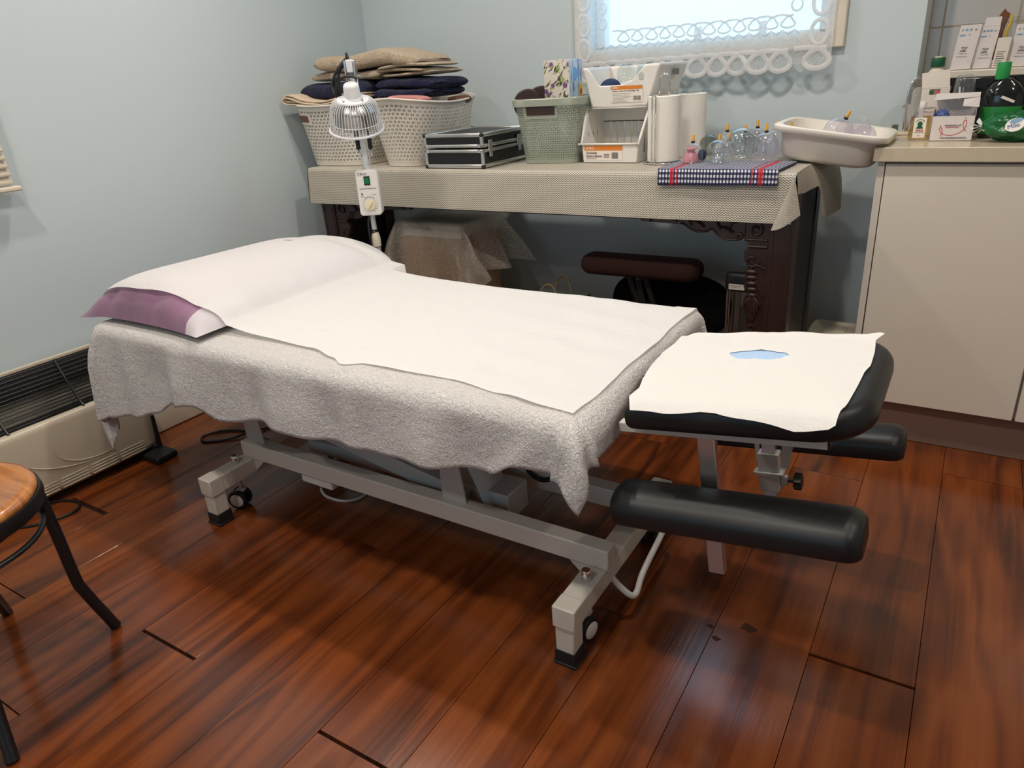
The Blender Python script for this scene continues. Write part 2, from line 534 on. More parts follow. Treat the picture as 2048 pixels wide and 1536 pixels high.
def dotted(name, base, dot, scale):
    mt, nt, out = new_mat(name); g = NT(nt)
    tc = g.add('ShaderNodeTexCoord').outputs['Object']
    n = g.noise(tc, scale, 1)
    c = g.mix(g.math('GREATER_THAN', n, 0.56), c4(base), c4(dot))
    p = g.add('ShaderNodeBsdfPrincipled', {'Base Color': c, 'Roughness': 0.55})
    nt.links.new(p.outputs[0], out.inputs[0])
    return mt
def paper_mat(name, color, crease=0.35, scale=9.0, emboss=0.0, translucent=0.15, see=0.0):
    mt, nt, out = new_mat(name); g = NT(nt)
    tc = g.add('ShaderNodeTexCoord').outputs['Object']
    n = g.add('ShaderNodeTexNoise', {'Vector': g.mapping(tc, (1, 2.2, 1), rot=(0, 0, 0.6)), 'Scale': scale, 'Detail': 5, 'Roughness': 0.55, 'Distortion': 1.2}, noise_dimensions='3D').outputs[0]
    r = g.math('ABSOLUTE', g.math('SUBTRACT', n, 0.5))
    h = g.math('POWER', r, 0.5)
    if emboss:
        wv = g.noise(g.mapping(tc, (1, 1, 1)), 300, 1)
        h = g.math('ADD', h, g.math('MULTIPLY', wv, emboss))
    p = g.add('ShaderNodeBsdfPrincipled', {'Base Color': c4(color), 'Roughness': 0.8, 'Specular IOR Level': 0.2})
    g.put(p.inputs['Normal'], g.bump(h, crease, 0.01))
    t = g.add('ShaderNodeBsdfTranslucent', {'Color': c4(color)})
    mx = g.add('ShaderNodeMixShader', {0: translucent, 1: p.outputs[0], 2: t.outputs[0]})
    if see:
        op = g.add('ShaderNodeBsdfTransparent')
        mx = g.add('ShaderNodeMixShader', {0: see, 1: mx.outputs[0], 2: op.outputs[0]})
    nt.links.new(mx.outputs[0], out.inputs[0])
    return mt
def emit(name, color, st):
    mt, nt, out = new_mat(name); g = NT(nt)
    e = g.add('ShaderNodeEmission', {'Color': c4(color), 'Strength': st})
    nt.links.new(e.outputs[0], out.inputs[0])
    return mt

m_floor = wood_floor()
def mark_mat():
    mt, nt, out = new_mat('dried_water_mark'); g = NT(nt)
    p = g.add('ShaderNodeBsdfPrincipled', {'Base Color': (0.10, 0.035, 0.02, 1), 'Roughness': 0.5, 'Specular IOR Level': 0.3})
    t = g.add('ShaderNodeBsdfTransparent')
    mx = g.add('ShaderNodeMixShader', {0: 0.6, 1: p.outputs[0], 2: t.outputs[0]})
    nt.links.new(mx.outputs[0], out.inputs[0]); return mt
m_mark = mark_mat()
m_gap = M('gap_dark', srgb(30, 20, 14), 0.9)
m_gap_dust = M('gap_dust', srgb(120, 104, 84), 1.0, vary=0.3, vscale=60)
m_wall = M('pale_blue_wall_paint', (0.60, 0.68, 0.695), 0.55, bump=0.03, bscale=90, bdist=0.001, spec=0.3)
m_ceil = M('ceiling_paint', (0.72, 0.70, 0.66), 0.8, bump=0.02, bscale=60)
m_tile = M('glazed_tile', srgb(196, 192, 184), 0.18, vary=0.04, vscale=3)
m_grout = M('grout', srgb(176, 164, 144), 0.9, bump=0.2, bscale=300)
m_trim = M('cream_trim_paint', srgb(226, 214, 194), 0.45, vary=0.03)
m_white_metal = M('warm_white_powder_coat', srgb(214, 208, 196), 0.35, bump=0.04, bscale=500, bdist=0.0006)
m_white_pl = M('white_plastic', srgb(232, 228, 220), 0.35)
m_cream_pl = M('cream_plastic', srgb(226, 214, 190), 0.4)
m_tub_pl = M('off_white_tub_plastic', srgb(236, 230, 218), 0.42, vary=0.02)
m_black_pl = M('black_plastic', (0.012, 0.012, 0.012), 0.45)
m_rubber = M('black_rubber', (0.009, 0.009, 0.010), 0.6)
m_vinyl = M('black_vinyl', (0.0095, 0.0095, 0.010), 0.42, bump=0.10, bscale=420, bdist=0.0008, spec=0.45)
m_dark_fab = M('black_fabric', (0.006, 0.006, 0.006), 0.95, bump=0.3, bscale=400, spec=0.1)
m_brown_pad = M('dark_brown_fabric', srgb(62, 40, 36), 0.9, bump=0.3, bscale=300, vary=0.1, spec=0.15)
m_chrome = M('chrome', (0.80, 0.80, 0.80), 0.10, 1.0)
m_steel = M('brushed_steel', (0.62, 0.60, 0.57), 0.30, 1.0, bump=0.05, bscale=300, stretch=(1, 1, 0.05))
m_alu = M('aluminium', (0.70, 0.69, 0.66), 0.30, 1.0, bump=0.03, bscale=200, stretch=(0.1, 1, 1))
m_grey_metal = M('pale_grey_metal', srgb(190, 188, 184), 0.4)
m_lamp_white = M('lamp_enamel', srgb(232, 232, 232), 0.22)
m_lamp_steel = M('lamp_reflector_steel', (0.40, 0.39, 0.38), 0.32, 1.0)
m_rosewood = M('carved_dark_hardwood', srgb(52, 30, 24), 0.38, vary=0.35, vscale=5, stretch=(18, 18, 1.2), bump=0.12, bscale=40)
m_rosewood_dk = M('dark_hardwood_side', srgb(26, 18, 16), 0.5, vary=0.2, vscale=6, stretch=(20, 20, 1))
m_vinylcloth = knit_vinyl()
m_gingham = gingham()
m_towel = terry('white_terry', srgb(234, 230, 224), 220, 1.1)
m_towel_beige = terry('beige_terry', srgb(206, 186, 158), 170, 1.6)
m_towel_navy = terry('navy_terry', srgb(24, 30, 66), 170, 1.6)
m_towel_pink = terry('pink_waffle', srgb(206, 138, 132), 420, 0.6)
m_blanket = M('beige_blanket', srgb(214, 192, 164), 0.95, bump=0.4, bscale=350, sheen=0.1)
m_brown_cloth = M('brown_cloth', srgb(120, 84, 66), 0.95, bump=0.4, bscale=300)
m_sheet = paper_mat('nonwoven_sheet', srgb(250, 248, 245), 0.30, 7.0, see=0.16)
m_sheet_crease = m_sheet
m_facepaper = paper_mat('embossed_tissue', srgb(247, 245, 239), 0.22, 12.0, emboss=0.30)
m_purple = M('purple_satin', srgb(146, 106, 134), 0.5, vary=0.22, vscale=6, stretch=(3, 1, 1), sheen=0.3)
m_lilac = M('pale_lilac_satin', srgb(206, 198, 202), 0.55, vary=0.08, vscale=8, sheen=0.2)
m_blue_pad = M('pale_blue_cover', srgb(178, 206, 236), 0.7)
m_lace = lace('window_lace', (0.92, 0.93, 0.94), 0.50, 26, 12)
m_lace_tape = M('lace_tape', (0.86, 0.85, 0.83), 0.9, translucent=0.35)
m_lace2 = lace('box_lace', srgb(236, 228, 214), 0.46, 26, 21)
m_carton = M('cardboard', srgb(176, 140, 104), 0.85, vary=0.06, vscale=10)
m_carton_white = M('white_carton', srgb(226, 216, 204), 0.6)
m_carton_cold = M('white_coated_carton', srgb(222, 214, 210), 0.4)
m_cab = M('gloss_white_door', srgb(226, 216, 200), 0.16, spec=0.45)
m_cab_edge = M('white_melamine', srgb(214, 206, 194), 0.4)
m_counter = M('stone_worktop', srgb(206, 192, 166), 0.22, vary=0.07, vscale=160, bump=0.02, bscale=300)
m_kick = M('brushed_brown_kickboard', srgb(140, 116, 102), 0.32, 0.3, bump=0.04, bscale=200, stretch=(0.05, 1, 1))
m_basket = pierced('pierced_white_plastic', srgb(226, 218, 204), 62, 17, 'tri')
m_basket_rim = M('white_basket_plastic', srgb(226, 218, 206), 0.35)
m_gbasket = pierced('pierced_sage_plastic', srgb(156, 162, 146), 56, 14, 'ring')
m_gbasket_rim = M('sage_plastic', srgb(158, 164, 148), 0.35)
m_clear = thin_clear('clear_plastic', (0.94, 0.93, 0.97), 0.10, 0.9, 0.02, 0.05)
m_glass = thin_clear('clear_glass', (0.92, 0.96, 0.95), 0.13, 1.0, 0.01)
m_pane = thin_clear('window_glass', (0.97, 0.99, 1.0), 0.04, 0.4, 0.01)
m_grey_glass = thin_clear('smoky_glass', (0.62, 0.64, 0.60), 0.10, 0.7)
m_amber = M('amber_valve', srgb(226, 164, 52), 0.45)
m_pink_sil = M('pink_silicone', srgb(236, 158, 160), 0.5, translucent=0.2)
m_roll = M('paper_towel', srgb(240, 236, 226), 0.95, bump=0.35, bscale=160, bdist=0.003)
m_card = M('cardboard_core', srgb(190, 160, 120), 0.9)
m_black_panel = M('black_diamond_panel', (0.008, 0.008, 0.009), 0.4, bump=0.25, bscale=220)
m_orange = M('orange_print', srgb(224, 132, 44), 0.5)
m_label = M('label_white', srgb(240, 230, 218), 0.5)
m_ink = M('dark_ink', (0.02, 0.02, 0.022), 0.6)
m_grey_ink = M('grey_ink', srgb(110, 106, 104), 0.6)
m_green_ink = M('green_ink', srgb(20, 92, 52), 0.5)
m_red_ink = M('red_ink', srgb(204, 40, 66), 0.5)
m_blue_ink = M('blue_ink', srgb(36, 78, 150), 0.5)
m_paleblue_ink = M('pale_blue_ink', srgb(130, 168, 196), 0.5)
m_skyblue_ink = M('sky_blue_ink', srgb(112, 178, 232), 0.5)
m_white_ink = M('white_ink', srgb(246, 240, 232), 0.5)
m_yellow_ink = M('yellow_ink', srgb(236, 200, 40), 0.5)
m_greencap = M('green_cap', srgb(36, 150, 74), 0.4)
m_greencap_dk = M('dark_green_cap', srgb(8, 84, 50), 0.4)
m_greenbag = M('green_plastic_film', srgb(16, 96, 48), 0.22, vary=0.35, vscale=22, bump=0.5, bscale=26, bdist=0.02)
m_whitefilm = M('white_film', srgb(222, 226, 218), 0.4, bump=0.5, bscale=60)
m_darkbottle = M('dark_bottle_plastic', (0.012, 0.014, 0.012), 0.12)
m_greenlabel = M('green_label', srgb(24, 122, 44), 0.35, vary=0.1)
m_oil = thin_clear('golden_oil', (0.86, 0.70, 0.26), 0.08, 0.5)
m_mwglass = M('dark_oven_glass', (0.010, 0.010, 0.011), 0.06)
m_mw = M('oven_cream_enamel', srgb(216, 208, 190), 0.3)
m_black_cable = M('black_cable', (0.008, 0.008, 0.008), 0.5)
m_white_cable = M('white_cable', srgb(210, 206, 200), 0.5)
m_heater = M('heater_cream_enamel', srgb(198, 186, 164), 0.32, bump=0.02, bscale=200)
m_heater_dk = M('heater_dark_inside', (0.010, 0.009, 0.009), 0.6)
m_grille = M('black_wire', (0.012, 0.012, 0.012), 0.4)
m_stool = oak_seat()
m_stool_metal = M('black_stool_metal', (0.010, 0.010, 0.011), 0.35)
m_leaf = leafy()
m_grass = grassy()
m_darkleather = M('dark_brown_leather', srgb(58, 40, 36), 0.45, bump=0.15, bscale=200)
m_blind = M('cream_slat', srgb(224, 210, 188), 0.5)
m_kraft = M('kraft_cord', srgb(176, 142, 84), 0.8)
m_baggreen = M('grey_green_bag', srgb(104, 118, 108), 0.7)
m_greensw = M('green_switch', srgb(18, 118, 62), 0.25)
m_knob = M('ivory_knob', srgb(232, 222, 190), 0.35)
m_led = emit('led_disc', (1.0, 0.86, 0.68), 14.0)
m_yellow_band = M('yellow_zip', srgb(212, 178, 30), 0.5)
m_film = thin_clear('plastic_bag_film', (0.86, 0.84, 0.80), 0.12, 0.4, 0.2)
m_rust = M('rust_brown_felt', srgb(116, 74, 52), 0.9)
m_navy_pl = M('navy_fabric', srgb(34, 46, 84), 0.8)
m_blueball = M('blue_spiky_plastic', srgb(70, 92, 150), 0.5)
# ------------------------------------------------------------------ room shell
fl = struct(MB().box(XL-0.1, XR+0.1, YR-0.1, YT+0.1, -0.06, -0.011).build('floor', m_gap))
OFF[fl.name] = Vector((0, 0, 0))
PX = [0.063-0.195*k for k in range(14)]                 # seam lines of the boards, run towards the window wall
edges = sorted(PX+[0.063+0.195*k for k in range(1, 10)])
edges = [e for e in edges if XL-0.3 < e < XR+0.2]
# end joints measured per board column (index of the left edge)
known = {-0.132: (1.269,), -0.327: (2.031, 0.71), 0.063: (2.174, 0.72), -0.912: (0.627, 2.01), -0.717: (1.195, 2.40), -1.302: (1.130,), -1.107: (2.2, 0.05), -1.497: (0.630,), -0.522: (2.62, 0.25), -2.277: (0.886,), -0.912+0.0001: (), -1.692: (1.6, 0.35), -1.887: (1.1,), -2.082: (0.55, 1.85)}
def joints(x):
    for k, v in known.items():
        if abs(k-x) < 0.02 and v:
            js = list(v); break
    else:
        js = [0.3+((x*7.13) % 1.2)]
    lo, hi = min(js), max(js)
    while lo > YR: lo -= 1.22; js.append(lo)
    while hi < YT: hi += 1.22; js.append(hi)
    return sorted(set(js))
def plank(x0, x1, y0, y1, end_gap):
    cx, cy = (x0+x1)/2, (y0+y1)/2
    g, c, t = 0.0007, 0.0003, 0.012
    X0, X1, Y0, Y1 = x0+g-cx, x1-g-cx, y0+g-cy, y1-g-end_gap-cy
    b = MB()
    lo = [b.vert(p) for p in ((X0, Y0, -t), (X1, Y0, -t), (X1, Y1, -t), (X0, Y1, -t))]
    md = [b.vert(p) for p in ((X0, Y0, -c*0.6), (X1, Y0, -c*0.6), (X1, Y1, -c*0.6), (X0, Y1, -c*0.6))]
    tp = [b.vert(p) for p in ((X0+c, Y0+c, 0), (X1-c, Y0+c, 0), (X1-c, Y1-c, 0), (X0+c, Y1-c, 0))]
    b.ring_faces([lo, md, tp], True, True, True)
    o = b.build('plank', m_floor, fl, local=True)
    o.location = (cx, cy, 0)
for i in range(len(edges)-1):
    x0, x1 = edges[i], edges[i+1]
    js = [j for j in joints(x0) if YR < j < YT]
    ys = [YR-0.05]+js+[YT+0.02]
    for j in range(len(ys)-1):
        e = 0.0015
        jy = ys[j+1]
        if any(abs(jy-q) < 0.003 for q in (0.627, 1.269, 0.630, 0.886)): e = 0.0065 if abs(jy-0.886) > 0.01 else 0.014
        if ys[j+1]-ys[j] > 0.02: plank(max(x0, XL-0.02), min(x1, XR+0.02), ys[j], jy, e)

w = MB().box(XL-0.12, XL, YR-0.1, YB+0.12, -0.05, ZC+0.1).build('wall_left', m_wall); struct(w)
wb = MB()
TH = 0.13
wb.box(XL, WX0, YB, YB+TH, -0.05, ZC+0.1); wb.box(WX1, -0.199, YB, YB+TH, -0.05, ZC+0.1)
wb.box(WX0, WX1, YB, YB+TH, -0.05, WZ0); wb.box(WX0, WX1, YB, YB+TH, WZ1, ZC+0.1)
struct(wb.build('wall_back', m_wall))
struct(MB().box(-0.26, -0.199, YB+0.1305, YT+0.1, -0.05, ZC+0.1).build('wall_return', m_wall))
wt = struct(MB().box(-0.20, XR, YT+0.0012, YT+0.12, -0.05, ZC+0.1).build('wall_alcove', m_grout)); OFF[wt.name] = Vector((0, 0, 0))
tm = None
for i in range(-1, 6):
    for j in range(-1, 5):
        x0, x1 = -0.160+0.203*i, -0.160+0.203*(i+1)
        z0 = 1.204+0.203*(j-1)
        x0 = max(x0, -0.199)
        if x1-x0 < 0.01: continue
        MB().box(x0+0.0018, x1-0.0018, YT, YT+0.0085, z0+0.0018, z0+0.203-0.0018).build('tile', m_tile, wt, bevel=0.0015, seg=1)
struct(MB().box(XR, XR+0.12, YR-0.1, YT+0.1, -0.05, ZC+0.1).build('wall_right', m_wall))
wr = MB()
wr.box(XL-0.1, -1.2, YR-0.12, YR, -0.05, ZC+0.1).box(-0.2, XR+0.1, YR-0.12, YR, -0.05, ZC+0.1).box(-1.2, -0.2, YR-0.12, YR, -0.05, 1.0).box(-1.2, -0.2, YR-0.12, YR, 2.0, ZC+0.1)
struct(wr.build('wall_rear', m_wall))
w2 = MB(); w2.box(-1.2, -1.16, YR-0.09, YR-0.04, 1.0, 2.0).box(-0.24, -0.2, YR-0.09, YR-0.04, 1.0, 2.0).box(-1.2, -0.2, YR-0.09, YR-0.04, 1.0, 1.04).box(-1.2, -0.2, YR-0.09, YR-0.04, 1.96, 2.0).box(-0.72, -0.68, YR-0.09, YR-0.04, 1.04, 1.96)
w2 = struct(w2.build('added_fill_window', m_white_pl, bevel=0.003)); OFF[w2.name] = Vector((0, 0, 0))  # unseen rear window, added to give soft daylight fill
MB().box(-1.17, -0.23, YR-0.068, YR-0.064, 1.03, 1.97).build('pane', m_pane, w2)
struct(MB().box(XL-0.1, XR+0.1, YR-0.1, YT+0.1, ZC, ZC+0.1).build('ceiling', m_ceil))
def skirting(name, pts, ext):
    struct(MB().prism(pts, ext).build(name, m_trim, bevel=0.003))
skirting('baseboard_left', [(XL, YR, 0.002), (XL+0.014, YR, 0.002), (XL+0.014, YR, 0.085), (XL+0.008, YR, 0.098), (XL, YR, 0.098)], (0, YB-YR, 0))
skirting('baseboard_back', [(XL+0.015, YB, 0.002), (XL+0.015, YB-0.014, 0.002), (XL+0.015, YB-0.014, 0.085), (XL+0.015, YB-0.008, 0.098), (XL+0.015, YB, 0.098)], (-0.262-XL, 0, 0))

# ceiling lamps
for i, ((x, y), wv) in enumerate(zip(LAMPS, LAMP_W)):
    t = thing('ceiling_light', 'recessed round warm ceiling light '+('above the wooden stool', 'above the face paper end of the floor', 'above the pillow', 'above the black head cushion', 'over the open floor before the cabinet', 'over the white base cabinet', 'near the rear wall')[i], 'ceiling light', (x, y, ZC), 'recessed ceiling lights')
    MB().lathe([(0.050, ZC-0.001), (0.066, ZC-0.001), (0.068, ZC-0.005), (0.052, ZC-0.008), (0.049, ZC-0.004)], (x, y, 0), 24, cap0=False, cap1=False).build('trim_ring', m_white_metal, t, smooth=True)
    MB().lathe([(0.001, ZC-0.0035), (0.049, ZC-0.0035)], (x, y, 0), 24).build('diffuser', m_led, t)
    lamp_light(x, y, wv)

# ------------------------------------------------------------------ window
win = struct(MB().build('window_1', m_trim)); OFF[win.name] = Vector((0, 0, 0))
yb = YB
def casing(x0, x1, z0, z1):
    MB().box(x0, x1, yb-0.022, yb-0.0005, z0, z1).build('casing', m_trim, win, bevel=0.004)
casing(-1.378, WX0, 1.166, WZ1+0.06); casing(WX1, -0.418, 1.166, WZ1+0.06)
casing(WX0, WX1, 1.166, WZ0); casing(WX0, WX1, WZ1, WZ1+0.06)
fr = MB()
yf = yb+0.05
fr.box(WX0, WX0+0.035, yf, yf+0.05, WZ0, WZ1); fr.box(WX1-0.035, WX1, yf, yf+0.05, WZ0, WZ1)
fr.box(WX0, WX1, yf, yf+0.05, WZ0-0.0, WZ0+0.012); fr.box(WX0, WX1, yf, yf+0.05, WZ1-0.035, WZ1)
fr.build('window_frame', m_white_pl, win, bevel=0.003)
MB().box(WX0+0.03, WX1-0.03, yf+0.02, yf+0.025, WZ0+0.01, WZ1-0.03).build('pane', m_pane, win)
for x in (-0.915, -0.69):
    b = MB().box(x-0.012, x+0.012, yf-0.022, yf, WZ0+0.002, WZ0+0.05)
    b.build('window_stay', m_trim, win, bevel=0.003)

# lace curtain: net sheet with scalloped hem, woven tape loops as ribbons
lx0, lx1 = -1.362, -0.447
CT = 1.60                                              # unseen top and rod set low; bare glass above added for floor glare
yl = YB-0.052
cur = thing('lace_curtain', 'white lace curtain with looped scalloped hem over the window', 'curtain', (-0.9, yl, CT))
NSC = 11; step = 0.0705
xs0 = -1.345
def scallop(x):
    k = (x-xs0)/step
    f = (k % 1.0)-0.5
    if x > -0.53:                                       # the wide corner loop
        g = (x+0.487)/0.05
        return 1.100+0.034*min(1.0, abs(g))**2.2
    return 1.098+0.033*(abs(f)*2)**2.0
def lace_fn(u, v):
    x = lx0+(lx1-lx0)*u
    zb = scallop(x)+0.005*(u-0.5)*0
    z = zb+(CT-zb)*v
    y = yl+0.006*sin(u*23)+0.004*sin(u*57+1)*(1-v*0.5)
    return (x, y, z)
def yat(x):
    u = (x-lx0)/(lx1-lx0)
    return yl+0.006*sin(u*23)+0.004*sin(u*57+1)
MB().grid(lace_fn, 150, 24).build('net', m_lace, cur, smooth=True)
def ribbon(path, wd, name, closed=False, mat=None):
    """flat woven tape lying in the plane of the curtain"""
    b = MB(); P = [Vector(p) for p in path]; N = len(P)
    rings = []
    for i, p in enumerate(P):
        t = (P[(i+1) % N if closed else min(i+1, N-1)]-P[i-1 if closed else max(i-1, 0)])
        t.y = 0; t.normalize()
        nrm = Vector((-t.z, 0, t.x))
        rings.append([b.vert(p+nrm*wd/2+Vector((0, -0.0005, 0))), b.vert(p+Vector((0, -0.003, 0))), b.vert(p-nrm*wd/2+Vector((0, -0.0005, 0)))])
    if closed: rings.append(rings[0])
    b.ring_faces(rings, False)
    return b.build(name, mat or m_lace_tape, cur, smooth=True)
def loop_path(cx, zb, zt, w, lean=0.0):
    """teardrop of tape: comes from the upper left, round the bottom, up and over to the upper right"""
    h = (zt-zb-0.022)/2
    pts = [(cx-w*0.80, zt), (cx-w*0.35, zt+0.001), (cx+w*0.10, zt-0.005)]
    pts += [(cx+w*0.42*cos(radians(a)), zb+0.007+h+h*1.02*sin(radians(a))) for a in (42, 20, 0, -22, -45, -68, -90, -112, -135, -158, 180, 160, 138)]
    pts += [(cx-w*0.10, zt-0.007), (cx+w*0.30, zt)]
    return [Vector((p[0], yat(p[0])-0.002, p[1])) for p in spline([(a, 0, b) for a, b in pts], 4) for p in [(p.x, p.z)]]
for k in range(NSC):
    cx = xs0+step*(k+0.5)
    if cx > -0.55: continue
    ribbon(loop_path(cx, 1.099, 1.168, 0.078), 0.0155, 'tape_loop')
ribbon(loop_path(-0.490, 1.102, 1.170, 0.092), 0.016, 'tape_loop')
for k in range(12):                                     # inner row of loops across the glass
    cx = -1.16+0.052*k
    ribbon(loop_path(cx, 1.228, 1.272, 0.050), 0.006, 'tape_loop')
for k in range(5):                                      # columns of loops up both sides
    for xx, sg in ((-1.325, 1), (-0.487, -1)):
        zc = 1.215+0.085*k
        pts = [(xx+sg*0.028*cos(a)*(1.0 if cos(a)*1 > 0 else 0.8), 0, zc+0.036*sin(a)) for a in [2*pi*i/24 for i in range(24)]]
        ribbon([Vector((p[0], yat(p[0])-0.002, p[2])) for p in pts], 0.012, 'tape_loop', closed=True)
for k in range(5):
    for xx in (-1.245, -0.565):
        zc = 1.30+0.05*k
        pts = [(xx+0.016*cos(a), 0, zc+0.018*sin(a)) for a in [2*pi*i/16 for i in range(16)]]
        ribbon([Vector((p[0], yat(p[0])-0.002, p[2])) for p in pts], 0.006, 'tape_loop', closed=True)
def zigzag(z, x0, x1, n):
    pts = [(x0+(x1-x0)*i/n, 0, z+(0.006 if i % 2 else -0.006)) for i in range(n+1)]
    ribbon([Vector((p[0], yat(p[0])-0.002, p[2])) for p in pts], 0.004, 'tape_zigzag')
zigzag(1.222, -1.26, -0.55, 40)
MB().tube([(lx0-0.012, yl, CT+0.006), (lx1+0.012, yl, CT+0.006)], 0.008, 10).build('curtain_rod', m_white_metal, cur, smooth=True)
for (x, z) in ((-0.437, 1.148), (-0.428, 1.150), (-0.430, 1.140)):
    pass

# blind on the left wall
bl = thing('venetian_blind', 'cream slatted blind lowered on the pale blue left wall', 'blind', (XL+0.05, 0.63, 2.05))
xb = XL+0.045
MB().box(xb-0.02, xb+0.02, 0.20, 1.068, 2.0, 2.04).build('head_rail', m_blind, bl, bevel=0.004)
smesh = None
for k in range(45):
    z = 0.958+0.0225*k
    if smesh is None:
        b = MB()
        def sl(u, v):
            a = -0.9+1.8*u
            return (0.004*cos(a*1.2)-0.004+0.006*(1-2*u), -0.434+0.868*v, 0.0125*(2*u-1))
        b.grid(sl, 4, 2)
        o = b.build('slat', m_blind, bl, smooth=True, solid=0.0012, local=True); smesh = o
    else:
        o = smesh.copy(); COL.objects.link(o); o.parent = bl
    o.location = Vector((xb, 0.632, z))-OFF[bl.name]
MB().box(xb-0.016, xb+0.018, 0.20, 1.080, 0.926, 0.940).build('bottom_rail', m_blind, bl, bevel=0.004)
for y in (0.95, 0.35):
    MB().tube([(xb+0.009, y, 0.94), (xb+0.009, y, 2.0)], 0.0008, 6).build('cord', m_white_cable, bl)

# dried water marks on the floor boards
for x, y, r_ in ((-0.262, 1.284, 0.017), (-0.335, 1.251, 0.007), (-0.314, 1.220, 0.009)):
    rr = random.Random(int(r_*1e4))
    o = MB().prism([(x+r_*(1+0.25*sin(3*a+x*40)+0.12*sin(7*a))*cos(a), y+0.75*r_*(1+0.2*sin(4*a))*sin(a), 0.0001) for a in [2*pi*i/26 for i in range(26)]], (0, 0, 0.00015)).build('water_mark', m_mark, fl)
# ------------------------------------------------------------------ massage table
bed = thing('massage_table', 'white steel framed electric massage table with black vinyl head rest', 'massage table', (-1.15, 1.28, 0))
def part(mb, name, mat, parent=bed, **k): return mb.build(name, mat, parent, **k)
BX0, BX1, BY0, BY1 = -1.742, -0.541, 0.996, 1.563
BW = 0.050
for x0 in (BX0, BX1-BW):
    part(MB().box(x0, x0+BW, BY0+0.002, BY1, 0.100, 0.150), 'cross_beam', m_white_metal, bevel=0.003)
for i, (x0, y0) in enumerate(((BX0, BY0), (BX1-BW, BY0), (BX0, BY1-BW+0.002), (BX1-BW, BY1-BW+0.002))):
    fo = part(MB().box(x0+0.0035, x0+BW-0.0035, y0+0.0025, y0+BW-0.004, 0.034, 0.104), 'foot_post', m_white_metal, bevel=0.003)
    fb = MB().box(x0+0.001, x0+BW-0.001, y0+0.0005, y0+BW-0.001, 0.006, 0.038).box(x0-0.002, x0+BW+0.002, y0-0.002, y0+BW+0.002, 0.0005, 0.007)
    part(fb, 'rubber_foot', m_rubber, fo, bevel=0.002)
    part(MB().box(x0-0.001, x0+BW+0.001, y0-0.0005, y0+BW-0.005, 0.098, 0.151), 'end_sleeve', m_white_metal, fo, bevel=0.003)
RW = 0.042
for y0 in (1.147, 1.375):
    part(MB().box(BX0+0.012, BX1+0.006, y0, y0+RW, 0.150, 0.201), 'side_rail', m_white_metal, bevel=0.003)
for x0 in (BX0, BX1-BW):
    xc = x0+BW/2
    for yc, s in ((1.147, -1), (1.417, 1)):
        sx = 1 if x0 < -1 else -1
        part(MB().prism([(xc+sx*0.02, yc+s*0.001-s*0.012, 0.151), (xc+sx*0.075, yc-s*0.012, 0.151), (xc+sx*0.02, yc-s*0.012, 0.102)], (0, s*0.004, 0)), 'gusset', m_white_metal)
def caster(x, y, face):
    T = Matrix.Translation((x, y, 0)) @ Matrix.Rotation(face, 4, 'Z')
    bolt = MB().lathe([(0.0085, 0.148), (0.0105, 0.151), (0.0105, 0.1735), (0.0095, 0.175), (0.004, 0.175)], (x, y, 0), 16)
    c = part(bolt, 'caster_pin', m_chrome, smooth='auto')
    MB().lathe([(0.005, 0.058), (0.005, 0.101)], (x, y, 0), 12).build('caster_stem', m_chrome, c, smooth='auto')
    fk = MB()
    for s in (1,):
        pts = [(-0.010, -0.007, 0.030), (-0.028, -0.007, 0.020), (-0.030, -0.007, 0.036), (-0.022, -0.007, 0.055), (-0.006, -0.007, 0.067), (0.010, -0.007, 0.068), (0.012, -0.007, 0.058), (0.002, -0.007, 0.052)]
        fk.prism([T @ Vector(p) for p in pts], T.to_3x3() @ Vector((0, 0.014, 0)))
    part(fk, 'caster_fork', m_grey_metal, c, bevel=0.001)
    for s in (-1, 1):
        Tw = T @ Matrix.Translation((-0.012, s*0.0145, 0.0305)) @ Matrix.Rotation(radians(90), 4, 'X')
        ww = MB().lathe([(0.022, -0.0075), (0.028, -0.0065), (0.030, -0.003), (0.030, 0.003), (0.028, 0.0065), (0.022, 0.0075)], n=24, T=Tw)
        part(ww, 'wheel', m_rubber, c, smooth='auto')
        hb = MB().lathe([(0.0215, 0.0072*-s), (0.019, 0.0088*-s), (0.002, 0.0098*-s)], n=20, T=Tw)
        part(hb, 'wheel_hub', m_white_pl, c, smooth=True)
for x, y, a in ((-1.717, 1.108, 0.4), (-0.566, 1.104, 1.35), (-1.717, 1.480, 2.6), (-0.566, 1.470, -1.2)): caster(x, y, a)
part(MB().tube(spline([(-0.556, 1.185, 0.118), (-0.530, 1.195, 0.080), (-0.506, 1.205, 0.055), (-0.500, 1.225, 0.052), (-0.503, 1.27, 0.075), (-0.505, 1.40, 0.105), (-0.51, 1.455, 0.112), (-0.545, 1.470, 0.112)], 6), 0.0072, 12), 'pedal_bar', m_white_pl, smooth=True)
# lift mechanism
for x0, x1, y0 in ((-1.72, -1.655, 1.166), (-0.99, -0.93, 1.166), (-1.72, -1.655, 1.392), (-0.99, -0.93, 1.392)):
    part(MB().prism([(x0, y0, 0.199), (x1+0.012, y0, 0.199), (x1-0.004, y0, 0.33), (x0, y0, 0.33)], (0, 0.005, 0)), 'lift_plate', m_grey_metal, bevel=0.001)
def curved(u, v):
    a = u*1.2
    return (-0.965+0.10*sin(a), 1.20+0.10*v, 0.33-0.20*u+0.02*cos(a))
part(MB().grid(curved, 10, 2), 'lift_arm', m_grey_metal, smooth=True, solid=0.006)
part(MB().bar((-1.60, 1.22, 0.30), (-0.95, 1.22, 0.18), 0.03, 0.05), 'lift_link', m_grey_metal, bevel=0.003)
part(MB().bar((-1.60, 1.345, 0.30), (-0.95, 1.345, 0.18), 0.03, 0.05), 'lift_link', m_grey_metal, bevel=0.003)
